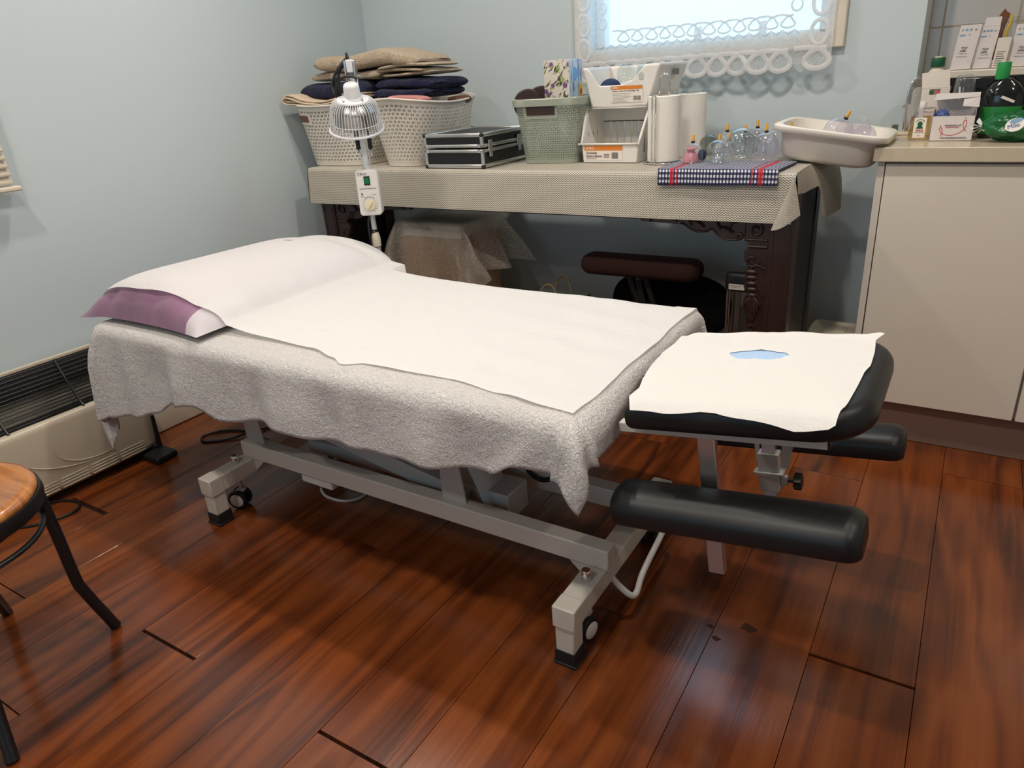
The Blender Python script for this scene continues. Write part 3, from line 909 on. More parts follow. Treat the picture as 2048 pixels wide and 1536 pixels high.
part(MB().box(-1.05, -0.835, 1.225, 1.318, 0.135, 0.212), 'motor_housing', m_grey_metal, bevel=0.004)
part(MB().box(-1.55, -1.05, 1.245, 1.295, 0.16, 0.20), 'actuator_tube', m_grey_metal, bevel=0.006)
part(MB().box(-1.50, -1.38, 1.16, 1.20, 0.115, 0.150), 'control_box', m_white_pl, bevel=0.004)
part(MB().tube([(-0.80, 1.393+0.02*cos(a), 0.195+0.045*sin(a)) if False else (-0.82+0.045*cos(a), 1.36, 0.235+0.045*sin(a)) for a in [2*pi*i/28 for i in range(28)]], 0.006, 8, closed=True), 'cable_ring', m_rubber, smooth=True)
# deck and mattress
part(MB().box(-2.02, -0.60, 1.075, 1.665, 0.485, 0.515), 'deck_frame', m_white_metal, bevel=0.003)
part(MB().slab(rrect(-2.055, -0.56, 1.035, 1.705, 0.035), 0.515, 0.568, 0.02), 'mattress', m_vinyl, smooth='auto')
# head section, tipped up by 7 degrees about the hinge
HA = radians(7.0)
HO = Vector((-0.50, 0, 0.506))
def hp(x, y, z):                                         # x along the section from the hinge, z from its bar underside
    return HO+Vector((x*cos(HA)-z*sin(HA), y, x*sin(HA)+z*cos(HA)))
TH_ = Matrix.Translation(HO) @ Matrix.Rotation(-HA, 4, 'Y')
def hbox(x0, x1, y0, y1, z0, z1): return MB().box(x0, x1, y0, y1, z0, z1, T=TH_)
for y0 in (1.132, 1.478):
    part(hbox(0.0, 0.372, y0, y0+0.022, 0.0, 0.020), 'head_bar', m_white_metal, bevel=0.002)
    part(hbox(0.372, 0.376, y0+0.001, y0+0.021, 0.001, 0.019), 'bar_plug', m_black_pl)
part(hbox(0.03, 0.05, 1.15, 1.48, 0.002, 0.018), 'head_bar', m_white_metal)
out = [(0.030, 1.100)]+[(0.44-0.10+0.10*cos(a), 1.100+0.10+0.10*sin(a)) for a in [radians(-90+9*i) for i in range(11)]]
out += [(0.44-0.12+0.12*cos(a), 1.528-0.12+0.12*sin(a)) for a in [radians(9*i) for i in range(11)]]+[(0.030, 1.528)]
part(MB().slab(out, 0.020, 0.074, 0.026, 5, T=TH_, rb=0.020), 'head_cushion', m_vinyl, smooth='auto')
part(MB().slab(sup(0.075, 0.044, 2.2, 32, 0.205, 1.368), 0.070, 0.0765, 0.003, 3, T=TH_), 'face_hole_pad', m_blue_pad, smooth='auto')
for yc, sg in ((1.145, -1), (1.562, 1)):
    zb_ = -0.29 if sg < 0 else -0.355
    po = part(hbox(0.150, 0.182, yc-0.009, yc+0.009, zb_, 0.004), 'arm_post', m_steel, bevel=0.0015)
    part(hbox(0.151, 0.181, yc-0.008, yc+0.008, zb_-0.003, zb_+0.002), 'post_plug', m_black_pl, po)
    part(hbox(0.142, 0.190, yc-0.0155, yc+0.0155, -0.335, -0.235) if sg > 0 else hbox(0.146, 0.186, yc-0.013, yc+0.013, -0.185, -0.150), 'clamp', m_grey_metal, po, bevel=0.002)
    if sg > 0:
        part(hbox(0.132, 0.200, yc-0.024, yc+0.022, -0.288, -0.282), 'clamp_flange', m_grey_metal, po)
        part(hbox(0.190, 0.206, yc-0.008, yc+0.008, -0.320, -0.294), 'clamp_boss', m_grey_metal, po, bevel=0.003)
        b = MB(); T2 = TH_ @ Matrix.Translation((0.206, yc, -0.307)) @ Matrix.Rotation(radians(90), 4, 'Y')
        for xa_, xb_, xc_ in ((0.192, 0.262, 0.205), (0.140, 0.118, 0.132)):
            part(MB().prism([TH_ @ Vector(p) for p in ((xa_, yc+0.012, 0.0), (xb_, yc+0.012, 0.0), (xc_, yc+0.012, -0.283), (xa_, yc+0.012, -0.283))], TH_.to_3x3() @ Vector((0, 0.004, 0))), 'brace_plate', m_grey_metal, po)
        MB().lathe([(0.005, 0), (0.005, 0.014)], n=12, T=T2).build('knob_stem', m_black_pl, po, smooth='auto')
        star = [(0.0205*(1.0 if k % 2 else 0.80)*cos(2*pi*k/16), 0.0205*(1.0 if k % 2 else 0.80)*sin(2*pi*k/16)) for k in range(16)]
        MB().slab(star, 0.014, 0.032, 0.003, 2, T=T2).build('knob', m_black_pl, po, smooth='auto')
    else:
        MB().ball(hp(0.195, yc, -0.172), 0.014, 0.012, 0.012).build('knob', m_black_pl, po, smooth=True)
def armrest(xa, xb, ya, yb, zz, h):
    """half round pad: flat underneath, domed on top, slightly rounded ends"""
    b = MB(); yc, w = (ya+yb)/2, (yb-ya)/2; r = 0.026
    ts = [0.0, 0.001, 0.003, 0.007, 0.013, 0.019, r]
    st = [(xa+t, t) for t in ts]+[(xa+r+(xb-xa-2*r)*k/8, r) for k in range(1, 8)]+[(xb-t, t) for t in reversed(ts)]
    prof = [(-0.90, 0.0), (-0.97, 0.03), (-1.0, 0.10), (-1.0, 0.30)]+[(-cos(radians(a)), 0.34+0.66*sin(radians(a))**0.85) for a in range(8, 173, 9)]+[(1.0, 0.30), (1.0, 0.10), (0.97, 0.03), (0.90, 0.0)]
    rings = []
    for x, t in st:
        ins = r-sqrt(max(0, r*r-(r-t)**2))
        ky, kz = 1-ins/w*0.9, 1-ins/h*0.75
        rings.append([b.vert(TH_ @ Vector((x, yc+p*w*ky, zz+h*0.12*(1-kz)+q*h*kz))) for p, q in prof])
    b.ring_faces(rings, True, True, True)
    return b
for y0, y1, x0, x1, zz in ((1.020, 1.132, 0.006, 0.436, -0.139), (1.578, 1.690, 0.012, 0.444, -0.242)):
    part(armrest(x0, x1, y0, y1, zz, 0.060), 'armrest_pad', m_vinyl, smooth='auto', angle=50)

# ------------------------------------------------------------------ pillow, towel, sheet
PCX, PCY, PHX, PHY = -1.878, 1.386, 0.275, 0.374
def pill_s(x, y):
    u = (x-PCX)/PHX; v = (y-PCY)/PHY
    if abs(u) >= 1 or abs(v) >= 1: return 0.0
    return (1-abs(u)**2.2)**0.62*(1-abs(v)**7)**0.55
ZM = 0.574
def pill_top(x, y):
    return ZM+0.016+0.112*pill_s(x, y)*(1.0-0.10*((y-PCY)/PHY+1)*0.5)
pil = thing('pillow', 'mauve satin pillow under the white sheet at the wall end of the massage table', 'pillow', (PCX, PCY, ZM))
def pin(u, v):                                          # corners pull out to points, sides draw in
    a, b = 2*u-1, 2*v-1
    x = PCX+PHX*a*(1-0.045*(1-b*b)); y = PCY+PHY*b*(1-0.05*(1-a*a))
    return a, b, x, y
def ptop(u, v):
    a, b, x, y = pin(u, v)
    s_ = ((1-abs(a)**2.2)**0.62*(1-abs(b)**7)**0.55) if abs(a) < 1 and abs(b) < 1 else 0
    return (x, y, ZM+0.016+0.109*s_+0.008*s_*sin(9*a+3)*max(0, -b)**3+0.009*sin(17*a+1)*s_**0.5*max(0, -b)**9+0.004*sin(29*a)*s_**0.5*max(0, -b)**12-0.03*max(0, -a-0.6)*max(0, -b-0.5)*2)
def pbot(u, v):
    a, b, x, y = pin(u, v)
    s_ = ((1-abs(a)**2)**0.5*(1-abs(b)**6)**0.5) if abs(a) < 1 and abs(b) < 1 else 0
    return (x, y, ZM+0.016-0.015*s_-0.03*max(0, -a-0.6)*max(0, -b-0.5)*2)
MB().grid(ptop, 40, 64, mif=lambda u, v: 1 if (u > 0.89 and v < 0.25) else 0).build('pillow_front', [m_purple, m_lilac], pil, smooth=True)
MB().grid(pbot, 24, 32, flip=True).build('pillow_back', m_lilac, pil, smooth=True)

tw = MB()
TX0, TX1, TY0, TY1 = -2.058, -0.558, 1.030, 1.708
near = [(-2.30, 0.33), (-2.06, 0.30), (-1.95, 0.28), (-1.86, 0.255), (-1.75, 0.212), (-1.65, 0.188), (-1.55, 0.215), (-1.41, 0.19), (-1.23, 0.188), (-1.07, 0.186), (-0.86, 0.172), (-0.72, 0.158), (-0.64, 0.122), (-0.56, 0.125), (-0.45, 0.155)]
def fall(d, r):
    if d < r*pi/2: return r*sin(d/r), r*(1-cos(d/r))
    return r, r+d-r*pi/2
def drape(u, v):
    a = TX0-0.27+(TX1+0.115-(TX0-0.27))*u
    Ln = lerp(near, a)
    b = TY0-Ln+(TY1+0.16-(TY0-Ln))*v
    dx = min(0, a-TX0)+max(0, a-TX1); dy = min(0, b-TY0)+max(0, b-TY1)
    x, y, z = min(max(a, TX0), TX1), min(max(b, TY0), TY1), ZM-0.002
    rho = hypot(dx, dy)
    if rho > 0:
        r = 0.034 if dx <= 0 else 0.030+0.022*max(0.0, min(1.0, (1.30-y)/0.2))
        o_, d_ = fall(rho, r)
        ang = atan2(dy, dx)
        z -= d_
        if dx and dy:                                    # hanging corner: the cloth gathers into a few folds
            o_ += 0.014*sin(ang*7+0.6)*min(1, d_/0.08)+0.02*min(1, d_/0.3)
        flare = 0.10*d_ if dx < 0 else 0.03*d_
        x += (o_+(flare if dx < 0 else 0))*cos(ang); y += (o_+(0.06*d_ if dy < 0 else 0))*sin(ang)
        if dy < 0:
            k = min(1, max(0, d_-0.02)/0.10)
            y += k*(0.010*sin(a*17+1.2)+0.007*sin(a*31+0.3)+0.004*sin(a*53))
            x += k*0.010*sin(a*17+2.5)
            g = exp(-((a+1.16+0.25*(d_-0.06))/0.035)**2)      # pinched fold at mid side
            y -= 0.0*g*exp(-((d_-0.075)/0.05)**2)
            g2 = exp(-((a+1.245)/0.05)**2)
            y += 0.004*g2*exp(-((d_-0.06)/0.05)**2)
            g3 = exp(-((a+0.70+0.9*(d_-0.15))/0.03)**2)
            y -= 0.012*g3*k
    else:
        z += 0.0012*sin(a*21)*sin(b*19)
    return (x, y, z)
twl = tw.grid(drape, 190, 120, uvs=(2, 1.5)).build('terry_towel', m_towel, smooth=True)
q = twl.modifiers.new('solid', 'SOLIDIFY'); q.thickness = 0.005; q.offset = -1
tag(twl, 'white terry towel draped over the massage table with hanging corners', 'towel')

snear = [(-2.20, 1.060), (-1.90, 1.058), (-1.68, 1.072), (-1.60, 1.100), (-1.44, 1.098), (-1.28, 1.098), (-1.19, 1.072), (-1.14, 1.050), (-1.09, 1.074), (-0.87, 1.080), (-0.72, 1.062), (-0.62, 1.046), (-0.53, 1.038)]
def H(x, y):
    base = ZM+0.0012
    tail = 0.040*exp(-max(0, x+1.66)/0.16)*(1-exp(-max(0, (y-0.98)/0.10)))
    if x < PCX: tail = 0.0
    p = pill_top(x, y)+0.004 if pill_s(x, y) > 0.02 else 0
    if x > PCX: p = max(p, base+0.0)
    return max(base+tail, p)
def sheet(u, v):
    x = -2.10+(-0.548+2.10)*u
    yn = lerp(snear, x)
    y = yn+(1.775-yn)*v
    sk = 0.0
    z = H(x, min(y, 1.71))
    if y > 1.708 and x > -1.55: z -= (y-1.708)*1.1
    if x < -2.05: z -= (-2.05-x)*0.35
    # creases near the foot of the sheet and along the side
    w = exp(-((x+0.75)/0.22)**2)
    z += w*(0.0022*abs(sin(26*x+18*y))+0.0018*sin(55*y+12*x))+0.0010*sin(33*x+4*y)*exp(-((y-1.1)/0.12)**2)
    x2 = x+0.0025*sin(y*23)*(u > 0.985)
    if u > 0.97 and y > 1.62: z += 0.003*(y-1.62)/0.1; x2 += 0.003*(y-1.62)/0.1
    return (x2, y, z+0.0012)
sh = MB().grid(sheet, 170, 90).build('disposable_sheet', m_sheet, smooth=True)
tag(sh, 'thin white disposable sheet spread over the towel and the pillow', 'sheet')

# face paper on the head section
FO = [(0.045, 1.094), (0.11, 1.092), (0.18, 1.098), (0.26, 1.092), (0.33, 1.082), (0.392, 1.079), (0.400, 1.15), (0.404, 1.24), (0.406, 1.30), (0.412, 1.315), (0.410, 1.39), (0.405, 1.45), (0.418, 1.487), (0.33, 1.496), (0.24, 1.506), (0.14, 1.500), (0.05, 1.492), (0.040, 1.494), (0.010, 1.478), (0.012, 1.43), (0.000, 1.38), (0.014, 1.31), (0.016, 1.24), (0.034, 1.17), (0.030, 1.13)]
def closed_at(P, t):
    n = len(P); L = [0]
    for i in range(n): L.append(L[-1]+hypot(P[(i+1) % n][0]-P[i][0], P[(i+1) % n][1]-P[i][1]))
    s_ = (t % 1.0)*L[-1]
    for i in range(n):
        if s_ <= L[i+1]:
            k = (s_-L[i])/(L[i+1]-L[i]); a, b = P[i], P[(i+1) % n]
            return a[0]+(b[0]-a[0])*k, a[1]+(b[1]-a[1])*k
    return P[0]
hx, hy = 0.205, 1.368
hole = []
NA = 120
fp = MB(); rings = []
outer = [closed_at(FO, i/NA) for i in range(NA)]
random.seed(3)
for j in range(17):
    s_ = j/16; ring = []
    for i in range(NA):
        ox, oy = outer[i]; a = atan2((oy-hy)*1.0, ox-hx)
        jit = 1+0.05*sin(5*a)+0.03*sin(11*a+1)
        ix, iy = hx+0.056*cos(a)*jit, hy+0.027*sin(a)*jit
        px, py = ix+(ox-ix)*s_, iy+(oy-iy)*s_
        z = 0.0785
        z += 0.0020*exp(-((px-hx)/0.006)**2)+0.0018*exp(-((py-1.315)/0.006)**2)      # fold lines
        z += 0.0012*sin(px*60+py*20)*s_
        d = min(px+0.03, 0.43-px, py-1.112, 1.572-py)
        if py < 1.125: z -= 0.012*((1.125-py)/0.03)**2
        if py > 1.485: z += 0.003
        if px > 0.38 and py > 1.44: z += 0.010*(px-0.38)/0.04
        if px > 0.33 and py < 1.13: z += 0.013*((px-0.33)/0.06)*((1.13-py)/0.05)
        if px < 0.02: z += 0.004*sin(py*40)
        ring.append(fp.vert(hp(px, py, z), (px, py)))
    rings.append(ring)
fp.ring_faces(rings, True)
fpo = fp.build('face_paper', m_facepaper, smooth=True)
tag(fpo, 'square paper towel with a torn face hole on the black head cushion', 'paper towel')
# ------------------------------------------------------------------ carved side table and its cloth
TT = 0.855
tab = thing('carved_side_table', 'long dark carved hardwood side table under the patterned cloth by the window wall', 'table', (-1.35, 2.32, 0))
AX0, AX1, AY0, AY1 = -2.282, -0.406, 2.140, 2.505
MB().box(-2.292, -0.416, 2.128, 2.55, 0.822, TT-0.004).build('tabletop', m_rosewood, tab, bevel=0.004)
for xa, xb, sg in ((AX0, AX0+0.068, 1), (AX1-0.068, AX1, -1)):
    for y0 in (AY0, AY1-0.06):
        lg = MB().box(xa, xb, y0, y0+0.06, 0.002, 0.822)
        if y0 == AY0:                                    # mouldings along the front of the post
            for q in (0.008, 0.055): lg.box(xa+q, xa+q+0.005, y0-0.003, y0+0.001, 0.02, 0.70)
        lg.build('leg', m_rosewood, tab, bevel=0.003)
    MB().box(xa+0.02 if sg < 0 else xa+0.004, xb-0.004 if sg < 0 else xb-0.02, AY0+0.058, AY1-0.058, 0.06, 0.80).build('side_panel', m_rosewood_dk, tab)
    MB().box(xa, xb, AY0+0.05, AY1-0.05, 0.002, 0.05).build('side_stretcher', m_rosewood, tab, bevel=0.003)
MB().box(AX0+0.06, AX1-0.06, AY0+0.010, AY0+0.030, 0.705, 0.822).build('apron', m_rosewood, tab, bevel=0.002)
MB().box(AX0+0.06, AX1-0.06, AY1-0.030, AY1-0.010, 0.74, 0.822).build('apron', m_rosewood, tab, bevel=0.002)
def spiral(cx, cz, r0, r1, a0, turns, y, sg=1):
    return [Vector((cx+sg*(r0+(r1-r0)*i/26)*cos(a0+turns*2*pi*i/26), y, cz+(r0+(r1-r0)*i/26)*sin(a0+turns*2*pi*i/26))) for i in range(27)]
def carved(xp, sg):
    """vertical carved bracket beside a post and the scalloped apron piece above it; sg=-1 grows towards -x"""
    y = AY0+0.006
    E_ = [(0.0, 0.72), (0.072, 0.72), (0.072, 0.655), (0.060, 0.650), (0.056, 0.638), (0.070, 0.625), (0.068, 0.595), (0.055, 0.580), (0.066, 0.565), (0.060, 0.535), (0.066, 0.515), (0.050, 0.500), (0.062, 0.480), (0.064, 0.455), (0.055, 0.430), (0.040, 0.412), (0.046, 0.400), (0.050, 0.385), (0.038, 0.368), (0.044, 0.34), (0.048, 0.30), (0.040, 0.24), (0.045, 0.18), (0.052, 0.12), (0.035, 0.06), (0.0, 0.05)]
    pts = [(xp+sg*a, y, b) for a, b in E_]
    br = MB().prism(pts, (0, 0.016, 0)).build('carved_bracket', m_rosewood, tab)
    rl = MB()
    rl.tube(spiral(xp+sg*0.040, 0.690, 0.020, 0.006, 2.2, 1.1, y-0.002, sg), 0.0045, 8)
    rl.tube([(xp+sg*0.005, y-0.001, 0.660), (xp+sg*0.066, y-0.001, 0.660)], 0.0035, 8)
    rl.tube([(xp+sg*0.005, y-0.001, 0.640), (xp+sg*0.060, y-0.001, 0.640)], 0.0055, 8)
    rl.tube(spiral(xp+sg*0.045, 0.598, 0.021, 0.008, 3.3, 0.9, y-0.002, sg), 0.0045, 8)
    rl.tube(spline([(xp+sg*0.006, y-0.001, 0.575), (xp+sg*0.035, y-0.003, 0.585), (xp+sg*0.045, y-0.001, 0.560), (xp+sg*0.022, y, 0.52), (xp+sg*0.008, y, 0.49)], 6), 0.004, 8)
    for k in range(5): rl.ball((xp+sg*(0.046-0.002*k), y-0.001, 0.563-0.018*k), 0.018-0.001*k, 0.007, 0.0085, 12, 6)
    for k in range(7):
        a = radians(-150+20*k)
        rl.tube(spline([(xp+sg*0.036, y-0.001, 0.492), (xp+sg*(0.036+0.020*cos(a)), y-0.005, 0.492+0.045*sin(a)*1.0), (xp+sg*(0.036+0.027*cos(a)), y-0.001, 0.492+0.075*sin(a))], 5), 0.0045, 6)
    rl.ball((xp+sg*0.040, y, 0.425), 0.014, 0.008, 0.03, 12, 6)
    rl.tube(spiral(xp+sg*0.038, 0.388, 0.012, 0.004, 1.2, 1.1, y-0.002, sg), 0.0035, 8)
    rl.tube(spline([(xp+sg*0.036, y-0.001, 0.38), (xp+sg*0.026, y-0.002, 0.33), (xp+sg*0.034, y-0.001, 0.27), (xp+sg*0.022, y-0.002, 0.2), (xp+sg*0.034, y-0.001, 0.12)], 6), 0.004, 8)
    rl.tube(spiral(xp+sg*0.026, 0.325, 0.016, 0.004, 0.4, 1.2, y-0.002, sg), 0.0035, 8)
    rl.build('carving', m_rosewood, br, smooth='auto')
    S_ = [(0.07, 0.74), (0.07, 0.668), (0.085, 0.655), (0.115, 0.652), (0.142, 0.658), (0.160, 0.672), (0.172, 0.682), (0.185, 0.674), (0.215, 0.672), (0.240, 0.680), (0.258, 0.693), (0.268, 0.695), (0.40, 0.699), (0.402, 0.707), (0.402, 0.74)]
    ap = MB().prism([(xp+sg*a, y, b) for a, b in S_], (0, 0.018, 0)).build('carved_apron', m_rosewood, tab)
    r2 = MB()
    r2.tube(spline([(xp+sg*a, y-0.001, b+0.004) for a, b in S_[2:12]], 4), 0.0032, 8)
    r2.tube(spiral(xp+sg*0.085, 0.668, 0.011, 0.003, -1.5, 1.1, y-0.003, sg), 0.004, 8)
    for a, b, q in ((0.125, 0.685, 0.5), (0.150, 0.700, 1.3), (0.21, 0.700, 0.7), (0.235, 0.708, 1.5), (0.105, 0.70, 2.2), (0.30, 0.708, 0.2), (0.35, 0.708, 2.6)):
        r2.tube(spline([(xp+sg*(a-0.022*cos(q)), y, b-0.014*sin(q)), (xp+sg*(a+0.006*sin(q)), y-0.004, b+0.006), (xp+sg*(a+0.022*cos(q)), y, b+0.014*sin(q))], 5), 0.0045, 6)
    r2.build('carving', m_rosewood, ap, smooth='auto')
carved(AX1-0.068, -1); carved(AX0+0.068, 1)

# table cloth: woven vinyl over the top, hanging in front and at both ends
cb = MB()
CX0, CX1, CY0, CY1 = -2.298, -0.410, 2.122, 2.555
def rfall(d, r=0.010):
    if d < r*pi/2: return r*sin(d/r), r*(1-cos(d/r))
    return r, r+d-r*pi/2
def cloth_front(u, v):                                   # top and front drop
    x = CX0+(CX1-CX0)*u
    d = (1-v)*(0.142+CY1-CY0)
    L = 0.142-0.004*u
    s_ = d-(CY1-CY0)
    if s_ <= 0:
        return (x, CY1-d, TT)
    o_, dr = rfall(s_)
    return (x, CY0-o_-0.012*dr/0.14+0.0025*sin(x*9)*dr/0.14, TT-dr)
NU, NV = 120, 60
cb.grid(cloth_front, NU, NV, uvs=(1.90, 0.575))
cloth = cb.build('table_cloth', m_vinylcloth, smooth=True)
OFF[cloth.name] = Vector((0, 0, 0))
tag(cloth, 'beige and brown zigzag woven vinyl cloth over the carved side table', 'tablecloth')
def flap(fn, nu, nv, uvs): return MB().grid(fn, nu, nv, uvs).build('hanging_flap', m_vinylcloth, cloth, smooth=True)
# right end: the cloth stands out from the end, its front corner hangs as a folded point
def right_end(u, v):
    y = CY0-0.004+(CY1-CY0+0.004)*u
    L = lerp([(0.0, 0.060), (0.22, 0.070), (0.46, 0.075), (0.54, 0.19), (1.0, 0.20)], u)
    out_ = lerp([(0.0, 0.008), (0.3, 0.014), (0.6, 0.045), (1.0, 0.060)], u)
    d = L*v
    o_ = out_*(1-exp(-d/0.05))
    return (CX1+o_+0.002*v, y, TT-0.001-max(0, d-0.55*o_))
flap(right_end, 40, 16, (0.43, 0.16))
def corner(u, v):                                        # triangular flap, from the corner to a hanging tip
    A = Vector((CX1-0.004, CY0-0.012, TT-0.004)); B = Vector((-0.462, 2.094, 0.700)); Cc = Vector((-0.390, 2.115, 0.742))
    P = A*(1-v)+(B*(1-u)+Cc*u)*v
    P.y -= 0.012*sin(pi*u)*v
    P.z -= 0.020*v*sin(pi*u*0.55)*(1-u)
    return P
flap(corner, 16, 20, (0.09, 0.2))
def left_end(u, v):
    y = CY0-0.010+(CY1-CY0+0.01)*u
    d = 0.140*v
    return (CX0-0.010*(1-exp(-v*6))-0.010*v, y, TT-0.001-d)
flap(left_end, 20, 12, (0.43, 0.14))

# ------------------------------------------------------------------ white laundry baskets
def oval_basket(name, label, cx, cy, hx0, hy0, hx1, hy1, z0, z1, sag, n, yaw, mats, handle_ang, grp=None):
    t = thing(name, label, 'basket', (cx, cy, z0), grp)
    N = 96
    def rim_z(a): return z1-sag*(0.5-0.5*cos(2*(a-handle_ang)))
    UR = arc_ring(hx0, hy0, n, 384)
    def wall(u, v):
        i = u*384; q0 = UR[int(i) % 384]; q1 = UR[(int(i)+1) % 384]; f_ = i-int(i)
        ux, uy = (q0[0]+(q1[0]-q0[0])*f_)/hx0, (q0[1]+(q1[1]-q0[1])*f_)/hy0
        a = atan2(uy, ux)
        hx_, hy_ = hx0+(hx1-hx0)*v, hy0+(hy1-hy0)*v
        x, y = hx_*ux, hy_*uy
        X, Y = x*cos(yaw)-y*sin(yaw), x*sin(yaw)+y*cos(yaw)
        return (cx+X, cy+Y, z0+0.004+(rim_z(a+yaw)-z0-0.004)*v)
    MB().grid(wall, N, 14).build('basket_wall', mats[0], t, smooth=True)
    b = MB(); ring = [b.vert(wall(i/N, 0)) for i in range(N)]; r2 = [b.vert(Vector(wall(i/N, 0))-Vector((0, 0, 0.003))) for i in range(N)]
    b.face(ring); b.ring_faces([r2, ring]); b.face(tuple(reversed(r2)))
    b.build('basket_floor', mats[1], t)
    rb = MB(); rings = []
    for i in range(N):
        p = Vector(wall(i/N, 1.0)); c = Vector((cx, cy, p.z)); d = (p-c).normalized()
        w = Vector(wall(i/N, 0.93))
        rings.append([rb.vert(w+d*0.0015), rb.vert(p+d*0.003), rb.vert(p+d*0.0085+Vector((0, 0, 0.002))), rb.vert(p+d*0.0085+Vector((0, 0, 0.006))), rb.vert(p+d*0.003+Vector((0, 0, 0.008))), rb.vert(p-d*0.002+Vector((0, 0, 0.006))), rb.vert(w-d*0.002)])
    rings.append(rings[0]); rb.ring_faces(rings, False)
    rb.build('basket_rim', mats[1], t, smooth=True)
    return t, wall
bk1, wall1 = oval_basket('laundry_basket', 'white pierced plastic laundry basket against the left wall, holding a folded beige blanket', -2.211, 2.325, 0.150, 0.145, 0.183, 0.180, TT+0.001, 1.092, 0.012, 4.0, 0, (m_basket, m_basket_rim), 0, 'white laundry baskets')
bk2, wall2 = oval_basket('laundry_basket', 'white pierced plastic laundry basket next to the aluminium case, piled with navy and beige towels', -1.858, 2.345, 0.104, 0.165, 0.147, 0.208, TT+0.001, 1.094, 0.026, 4.0, 0.03, (m_basket, m_basket_rim), 1.57, 'white laundry baskets')
def handle_plate(wall, u0, u1, v0, v1, par):
    """solid oval surround with a dark hand hole"""
    b = MB()
    b.grid(lambda u, v: Vector(wall(u0+(u1-u0)*u, v0+(v1-v0)*v))+Vector((0, -0.0025, 0)), 12, 4)
    o = b.build('handle_surround', m_basket_rim, par, smooth=True)
    p = 0.16
    MB().grid(lambda u, v: Vector(wall(u0+(u1-u0)*(p+(1-2*p)*u), v0+(v1-v0)*(0.22+0.56*v)))+Vector((0, -0.0040, 0)), 12, 4).build('hand_hole', m_brown_cloth, o, smooth=True)
handle_plate(wall1, 0.622, 0.700, 0.70, 0.90, bk1)

# folded cloths: stacked soft layers with a rounded fold at the front edge
def folded(mb, cx, cy, z, w, d, h, layers, sag=0.0, seed=0, wob=0.004, lift=None):
    rnd = random.Random(seed)
    for k in range(layers):
        zz0 = z+h*k/layers; hh = h/layers
        jx, jy = rnd.uniform(-.008, .008), rnd.uniform(-.006, .006)
        ph = rnd.uniform(0, 6)
        def fn(u, v, zz0=zz0, hh=hh, jx=jx, jy=jy, ph=ph):
            a = 2*pi*u
            t = 2*v-1
            e = max(0.03, 1-abs(t)**9)**0.5             # rounded ends
            c, s_ = cos(a), sin(a)
            yy = (1 if c > 0 else -1)*abs(c)**0.5*d/2*(0.90+0.10*e); zz = (1 if s_ > 0 else -1)*abs(s_)**0.6*hh/2
            base = zz0+hh/2-sag*t*t
            if lift: base += lift(t)
            q = 0.5+0.5*min(1, abs(yy)/(d/2))
            return (cx+jx+t*w/2+wob*sin(yy*40+ph), cy+jy+yy+wob*1.3*sin(t*w*13+ph)+wob*0.7*sin(t*w*31+ph*2), base+zz*e*(1.0+0.10*sin(t*w*11+ph))*1.04+wob*sin(t*w*9+ph)*0.8)
        mb.grid(fn, 28, 44)
        # end caps
        for v_ in (0.0, 1.0):
            ids = [mb.vert(fn(i/28, v_)) for i in range(28)]
            mb.face(ids if v_ else tuple(reversed(ids)))
    return mb
def blanket_strip(off, r):
    """one layer of the blanket: lies over the rim and folds back at the left end"""
    P = [(-2.03, 1.112), (-2.10, 1.104), (-2.20, 1.090), (-2.30, 1.096), (-2.37, 1.114), (-2.405, 1.120), (-2.424, 1.110), (-2.408, 1.097), (-2.36, 1.094), (-2.28, 1.086), (-2.18, 1.078), (-2.05, 1.084)]
    Q = spline([(a, 0, b+off) for a, b in P], 6)
    return [(p.x+(0.010 if p.x < -2.36 else 0)*off*60, p.z) for p in Q]
bkm = MB()
for off, yf_ in ((0.0, 2.152), (0.0095, 2.158)):
    Q = blanket_strip(off, 0)
    bkm.grid(lambda u, v, Q=Q, yf_=yf_: (Q[min(len(Q)-1, int(u*(len(Q)-1)+0.5))][0], yf_+0.24*v, Q[min(len(Q)-1, int(u*(len(Q)-1)+0.5))][1]), len(Q)-1, 6)
blk = bkm.build('folded_blanket', m_blanket, smooth=True, solid=0.006, off=0)
tag(blk, 'folded beige blanket lying over the rim of the basket by the left wall', 'blanket')
GT = 'folded towels over the white baskets'
nv1 = folded(MB(), -2.215, 2.34, 1.106, 0.37, 0.24, 0.062, 1, 0.004, 11, 0.005).build('folded_towel', m_towel_navy, smooth='auto')
tag(nv1, 'navy terry towel folded on the beige blanket, behind the heat lamp', 'towel', GT)
nv2 = MB(); folded(nv2, -1.865, 2.34, 1.096, 0.265, 0.25, 0.036, 1, 0.004, 13, 0.005); folded(nv2, -1.855, 2.345, 1.130, 0.27, 0.24, 0.040, 1, 0.012, 12, 0.006)
nv2 = nv2.build('folded_towel', m_towel_navy, smooth='auto')
tag(nv2, 'navy terry towel folded in the basket beside the aluminium case', 'towel', GT)
bg1 = folded(MB(), -2.145, 2.35, 1.170, 0.37, 0.22, 0.034, 1, 0.004, 21, 0.005).build('folded_towel', m_towel_beige, smooth='auto')
tag(bg1, 'beige terry towel folded flat between the navy towels and the topmost towel', 'towel', GT)
bg2 = folded(MB(), -2.045, 2.345, 1.208, 0.53, 0.24, 0.056, 1, 0.010, 22, 0.009).build('folded_towel', m_towel_beige, smooth='auto')
tag(bg2, 'thick beige terry towel lying topmost on the towel pile', 'towel', GT)
bg3 = folded(MB(), -1.850, 2.34, 1.172, 0.23, 0.23, 0.040, 3, 0.002, 23, 0.004).build('folded_towel', m_towel_beige, smooth='auto')
tag(bg3, 'beige terry towel folded in several layers at the window end of the towel pile', 'towel', GT)
